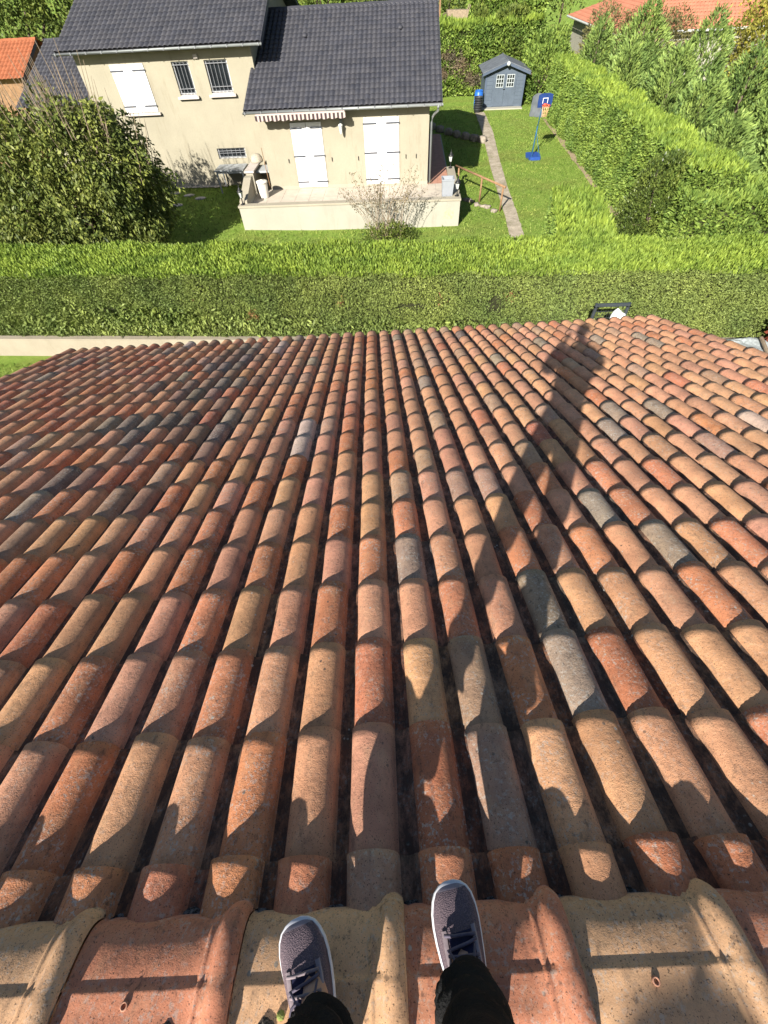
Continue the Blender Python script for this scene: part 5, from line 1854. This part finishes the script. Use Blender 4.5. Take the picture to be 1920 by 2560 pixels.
J = {
 'pelvis': (C_(-.03, -.42, -.52), (.135, .105)), 'waist': (C_(-.03, -.43, -.36), (.125, .09)), 'chest': (C_(-.025, -.44, -.16), (.15, .105)),
 'collar': (C_(-.02, -.43, -.02), (.085, .07)), 'neck': (C_(-.02, -.415, .06), .052), 'jaw': (C_(-.02, -.375, .12), (.064, .072)), 'skull': (C_(-.02, -.385, .25), (.088, .10)), 'crown': (C_(-.02, -.395, .325), (.062, .072)),
 'lsh': (C_(-.20, -.43, -.06), .058), 'lel': (C_(-.34, -.33, -.27), .042), 'lwr': (C_(-.115, -.15, -.05), .028), 'lpm': (C_(-.075, -.11, .01), (.036, .018)),
 'rsh': (C_(.16, -.43, -.06), .058), 'rel': (C_(.33, -.33, -.27), .042), 'rwr': (C_(.115, -.15, -.05), .028), 'rpm': (C_(.075, -.11, .01), (.036, .018)),
 'lhip': (C_(-.12, -.415, -.60), .088), 'lkn': (C_(-.185, -.365, -.97), .058), 'lan': (LA, .040), 'lft': (C_(-.235, -.25, -1.39), .028),
 'rhip': (C_(.06, -.415, -.60), .088), 'rkn': (C_(.105, -.35, -.97), .058), 'ran': (RA, .040), 'rft': (C_(.112, -.21, -1.39), .028),
}
E2 = [('pelvis', 'waist'), ('waist', 'chest'), ('chest', 'collar'), ('collar', 'neck'), ('neck', 'jaw'), ('jaw', 'skull'), ('skull', 'crown'), ('chest', 'lsh'), ('lsh', 'lel'), ('lel', 'lwr'), ('lwr', 'lpm'),
      ('chest', 'rsh'), ('rsh', 'rel'), ('rel', 'rwr'), ('rwr', 'rpm'), ('pelvis', 'lhip'), ('lhip', 'lkn'), ('lkn', 'lan'), ('lan', 'lft'), ('pelvis', 'rhip'), ('rhip', 'rkn'), ('rkn', 'ran'), ('ran', 'rft')]
for sd, s in (('l', -1), ('r', 1)):      # fingers curled upward round an unseen phone, thumb from the side of the palm
    px_, py_, pz_ = J[sd + 'pm'][0]
    for k, (dy, ln) in enumerate(((.026, .040), (.010, .046), (-.006, .043), (-.022, .034))):
        a, b, c = f'{sd}f{k}a', f'{sd}f{k}b', f'{sd}f{k}c'
        J[a] = ((px_ - s * .012, py_ + .030 + dy * .3, pz_ + dy), .0095)
        J[b] = ((px_ - s * .020, py_ + .030 + dy * .3 + ln * .7, pz_ + dy + .006), .0088)
        J[c] = ((px_ - s * .040, py_ + .030 + dy * .3 + ln * .75, pz_ + dy + .010), .0078)
        E2 += [(sd + 'pm', a), (a, b), (b, c)]
    J[sd + 't1'] = ((px_ - s * .025, py_ - .012, pz_ + .020), .0105)
    J[sd + 't2'] = ((px_ - s * .048, py_ + .002, pz_ + .026), .009)
    E2 += [(sd + 'pm', sd + 't1'), (sd + 't1', sd + 't2')]
names = list(J)
person = skin('person', [J[k] for k in names], [(names.index(a), names.index(b)) for a, b in E2], m_skin, None, 0)
tag(person, 'person in black trousers and mauve-grey running shoes standing on the ridge tiles', 'person')
nd = [J['pelvis'][0], J['lhip'][0], J['lkn'][0], C_(-.194, -.348, -1.18), C_(-.196, -.340, -1.355), J['rhip'][0], J['rkn'][0], C_(.112, -.306, -1.18), C_(.118, -.300, -1.350), J['waist'][0]]
rd = [(.155, .128), .108, .084, .066, .066, .108, .084, .068, .068, (.14, .11)]
skin('trousers', list(zip(nd, rd)), [(0, 1), (1, 2), (2, 3), (3, 4), (0, 5), (5, 6), (6, 7), (7, 8), (0, 9)], m_trous, person, 0, 3)
tr_ = [o for o in person.children if o.name.startswith('trousers')][0].data
for v_ in tr_.vertices:      # creases bunching towards the hems
    q = v_.co
    k_ = max(0, min(1, (CAMZ - 1.02 - q.z) / .25))
    cx_ = -.195 if q.x < -.04 else .115
    a_n = math.atan2(q.y + .33, q.x - cx_)
    d_ = .013 * k_ * math.sin(q.z * 85 + 1.6 * math.sin(a_n * 2 + q.z * 20) + 2.2 * a_n) + .010 * mnoise.noise(q * 13)
    v_.co = q + Vector((math.cos(a_n), math.sin(a_n), 0)) * d_ * (1 if q.z < CAMZ - .75 else .3)
# soft folds where the hems bunch on the shoes
for nm in ('pelvis', 'waist', 'chest', 'collar', 'lsh', 'lel', 'lwr', 'rsh', 'rel', 'rwr'): pass
nd = ['pelvis', 'waist', 'chest', 'collar', 'lsh', 'lel', 'lwr', 'rsh', 'rel', 'rwr']
rd = [(.19, .15), (.185, .145), (.205, .15), (.10, .09), .098, .084, .055, .098, .084, .055]
skin('jacket', [(J[k][0], r_) for k, r_ in zip(nd, rd)], [(0, 1), (1, 2), (2, 3), (2, 4), (4, 5), (5, 6), (2, 7), (7, 8), (8, 9)], m_jack, person)
skin('hair', [(C_(-.02, -.42, .23), (.112, .115)), (C_(-.02, -.41, .305), (.106, .11)), (C_(-.02, -.385, .37), (.06, .07))], [(0, 1), (1, 2)], m_hair, person)
# face details (nose, brow and eyes) on the head
m = MB()
for s in (-1, 1):
    m.lathe([(.0, .012), (.008, .009), (.012, 0), (.008, -.009), (.0, -.012)], C_(-.02 + s * .03, -.302, .21), 10)
m.build('eyes', m_sole, person, True)

def shoe(toe, heel, side):
    toe, heel = Vector(toe), Vector(heel)
    f = (toe - heel)
    L = f.length
    M = frame(heel, f)
    root = person
    st = [0, .03, .08, .16, .26, .36, .46, .56, .66, .75, .83, .90, .95, .985, 1.0]
    wd = [.014, .026, .034, .0375, .0385, .0405, .0445, .0495, .053, .0545, .053, .0475, .039, .0255, .010]
    tp = [.060, .078, .092, .098, .098, .094, .088, .080, .070, .062, .055, .049, .043, .036, .028]
    zb = [.022, .014, .010, .008, .007, .006, .005, .004, .003, .004, .006, .010, .014, .019, .023]      # sole underside
    zs = [.034, .034, .033, .032, .031, .030, .028, .026, .025, .025, .026, .028, .031, .033, .034]      # sole top edge
    off = [.002 * side * 0 + side * (-.004 + .012 * math.sin(PI * min(1, x * 1.1))) * .5 for x in st]
    na = 17
    def ring(i, grow=0.0, lift=0.0):
        R = []
        for k in range(na):
            a = PI * k / (na - 1)
            c, s_ = math.cos(a), math.sin(a)
            y = off[i] + (wd[i] + grow) * (abs(c) ** .72) * (1 if c > 0 else -1)
            z = zs[i] - .004 + (tp[i] - zs[i] + .004 + lift) * s_ ** .8
            R.append(M @ Vector((st[i] * L, y, z)))
        return R
    m = MB().mat(m_mesh).mat(m_mesh2).mat(m_toe)
    vs = [p for i in range(len(st)) for p in ring(i)]
    mi = []
    for i in range(len(st) - 1):
        for k in range(na - 1):
            frac = abs(k + .5 - (na - 1) / 2) / ((na - 1) / 2)
            x = (st[i] + st[i + 1]) / 2
            if x > .94 or (x > .84 and frac > .78): mt = m_toe
            elif x < .5 and frac < .8: mt = m_mesh2
            elif frac > .80 and x < .72: mt = m_mesh2
            else: mt = m_mesh
            m.mat(mt)
            m.add([], [])
            m.f.append((i * na + k, i * na + k + 1, (i + 1) * na + k + 1, (i + 1) * na + k))
            m.mi.append(m.cur); m.tint.append(.5)
    m.v = [tuple(p) for p in vs]
    so_ = m.build('shoe', None, root, True)
    # sole: outline loft
    m = MB()
    vs, fs = [], []
    for i in range(len(st)):
        w0 = wd[i] + .0022
        x = st[i] * L + (.001 if i == len(st) - 1 else (-.004 if i == 0 else 0))
        for (yy, z) in ((w0 - .002, zs[i] + .004), (w0 + .0015, (zs[i] + zb[i]) / 2 + .004), (w0 - .004, zb[i]), (-w0 + .004, zb[i]), (-w0 - .0015, (zs[i] + zb[i]) / 2 + .004), (-w0 + .002, zs[i] + .004)):
            vs.append(M @ Vector((x, off[i] + yy, z)))
    for i in range(len(st) - 1):
        for k in range(6):
            fs.append((i * 6 + k, (i + 1) * 6 + k, (i + 1) * 6 + (k + 1) % 6, i * 6 + (k + 1) % 6))
    fs += [tuple(range(6)), tuple(reversed(range((len(st) - 1) * 6, len(st) * 6)))]
    m.add(vs, fs)
    m.build('sole', m_sole, so_, True)
    # a point on the upper: x along, a = angle
    def on(x, a, lift=.002):
        i = max(j for j in range(len(st)) if st[j] <= x)
        i = min(i, len(st) - 2)
        t = (x - st[i]) / (st[i + 1] - st[i])
        g = lambda A: A[i] * (1 - t) + A[i + 1] * t
        c, s_ = math.cos(a), math.sin(a)
        return M @ Vector((x * L, g(off) + (g(wd) + lift) * abs(c) ** .72 * (1 if c > 0 else -1), g(zs) - .004 + (g(tp) - g(zs) + .004 + lift) * abs(s_) ** .8))
    m = MB()          # tongue
    vs, fs = [], []
    for i in range(9):
        x = .72 - .30 * i / 8
        for k in range(5):
            a = PI / 2 + (k - 2) * .17
            vs.append(on(x, a, .004 + .0012 * i))
    for i in range(8):
        for k in range(4):
            fs.append((i * 5 + k, i * 5 + k + 1, (i + 1) * 5 + k + 1, (i + 1) * 5 + k))
    m.add(vs, fs)
    m.build('tongue', m_navy2, so_, True)
    for s in (-1, 1):   # eyestay bands beside the laces
        m = MB()
        vs, fs = [], []
        for i in range(9):
            x = .74 - .34 * i / 8
            for k in range(3):
                a = PI / 2 + s * (.40 + .13 * k + .02 * i)
                vs.append(on(x, a, .0045 if k == 1 else .0025))
        for i in range(8):
            for k in range(2):
                fs.append((i * 3 + k, i * 3 + k + 1, (i + 1) * 3 + k + 1, (i + 1) * 3 + k))
        m.add(vs, fs)
        m.build('eyestay', m_toe if s > 0 else m_lace2, so_, True)
    for i in range(6):
        x = .705 - .052 * i
        m = MB()
        ln = [on(x + .03 * (t - .5) * (1 if i % 2 else -1), PI / 2 - .46 + .92 * t, .0095 + .002 * math.sin(PI * t)) for t in np.linspace(0, 1, 8)]
        m.tube(ln, .0034, 6)
        m.build('lace', m_lace if side > 0 or i % 2 else m_lace2, so_, True)
    m = MB()            # bow
    c0 = on(.47, PI / 2, .014)
    ex = (M.to_3x3() @ Vector((1, 0, 0)))
    ey = (M.to_3x3() @ Vector((0, 1, 0)))
    for s in (-1, 1):
        m.tube([c0 + ex * (.012 + .028 * math.sin(a)) * .9 + ey * s * (.034 * (1 - math.cos(a)) * .5 + .002) + Vector((0, 0, .006 * math.sin(a))) for a in np.linspace(0, PI * 1.5, 12)], .0028, 6)
        m.tube([c0, c0 + ex * .03 + ey * s * .018 + Vector((0, 0, -.002)), c0 + ex * .055 + ey * s * .03 + Vector((0, 0, -.012))], .0026, 6)
    m.build('lace_bow', m_lace, so_, True)
    # pale curved side flash on both sides and the light toe seam
    for s in (-1, 1):
        m = MB()
        vs, fs = [], []
        for i in range(13):
            t = i / 12
            x = .14 + .36 * t
            a0 = .16 + .46 * (1 - t) ** 1.5
            wd_ = .22 * math.sin(PI * min(1, t * .9 + .1)) ** .8 * (.35 + .65 * t) + .015
            for q in (0, 1):
                ang = a0 + wd_ * q
                vs.append(on(x, ang if s > 0 else PI - ang, .0032))
        for i in range(12):
            fs.append((2 * i, 2 * i + 1, 2 * i + 3, 2 * i + 2))
        m.add(vs, fs)
        m.build('side_flash', m_sole, so_, True)
    return so_
zf = CAMZ - 1.424
shoe((-.271, -.172, zf), (-.183, -.460, zf), -1)
shoe((.100, -.118, zf), (.150, -.420, zf), 1)
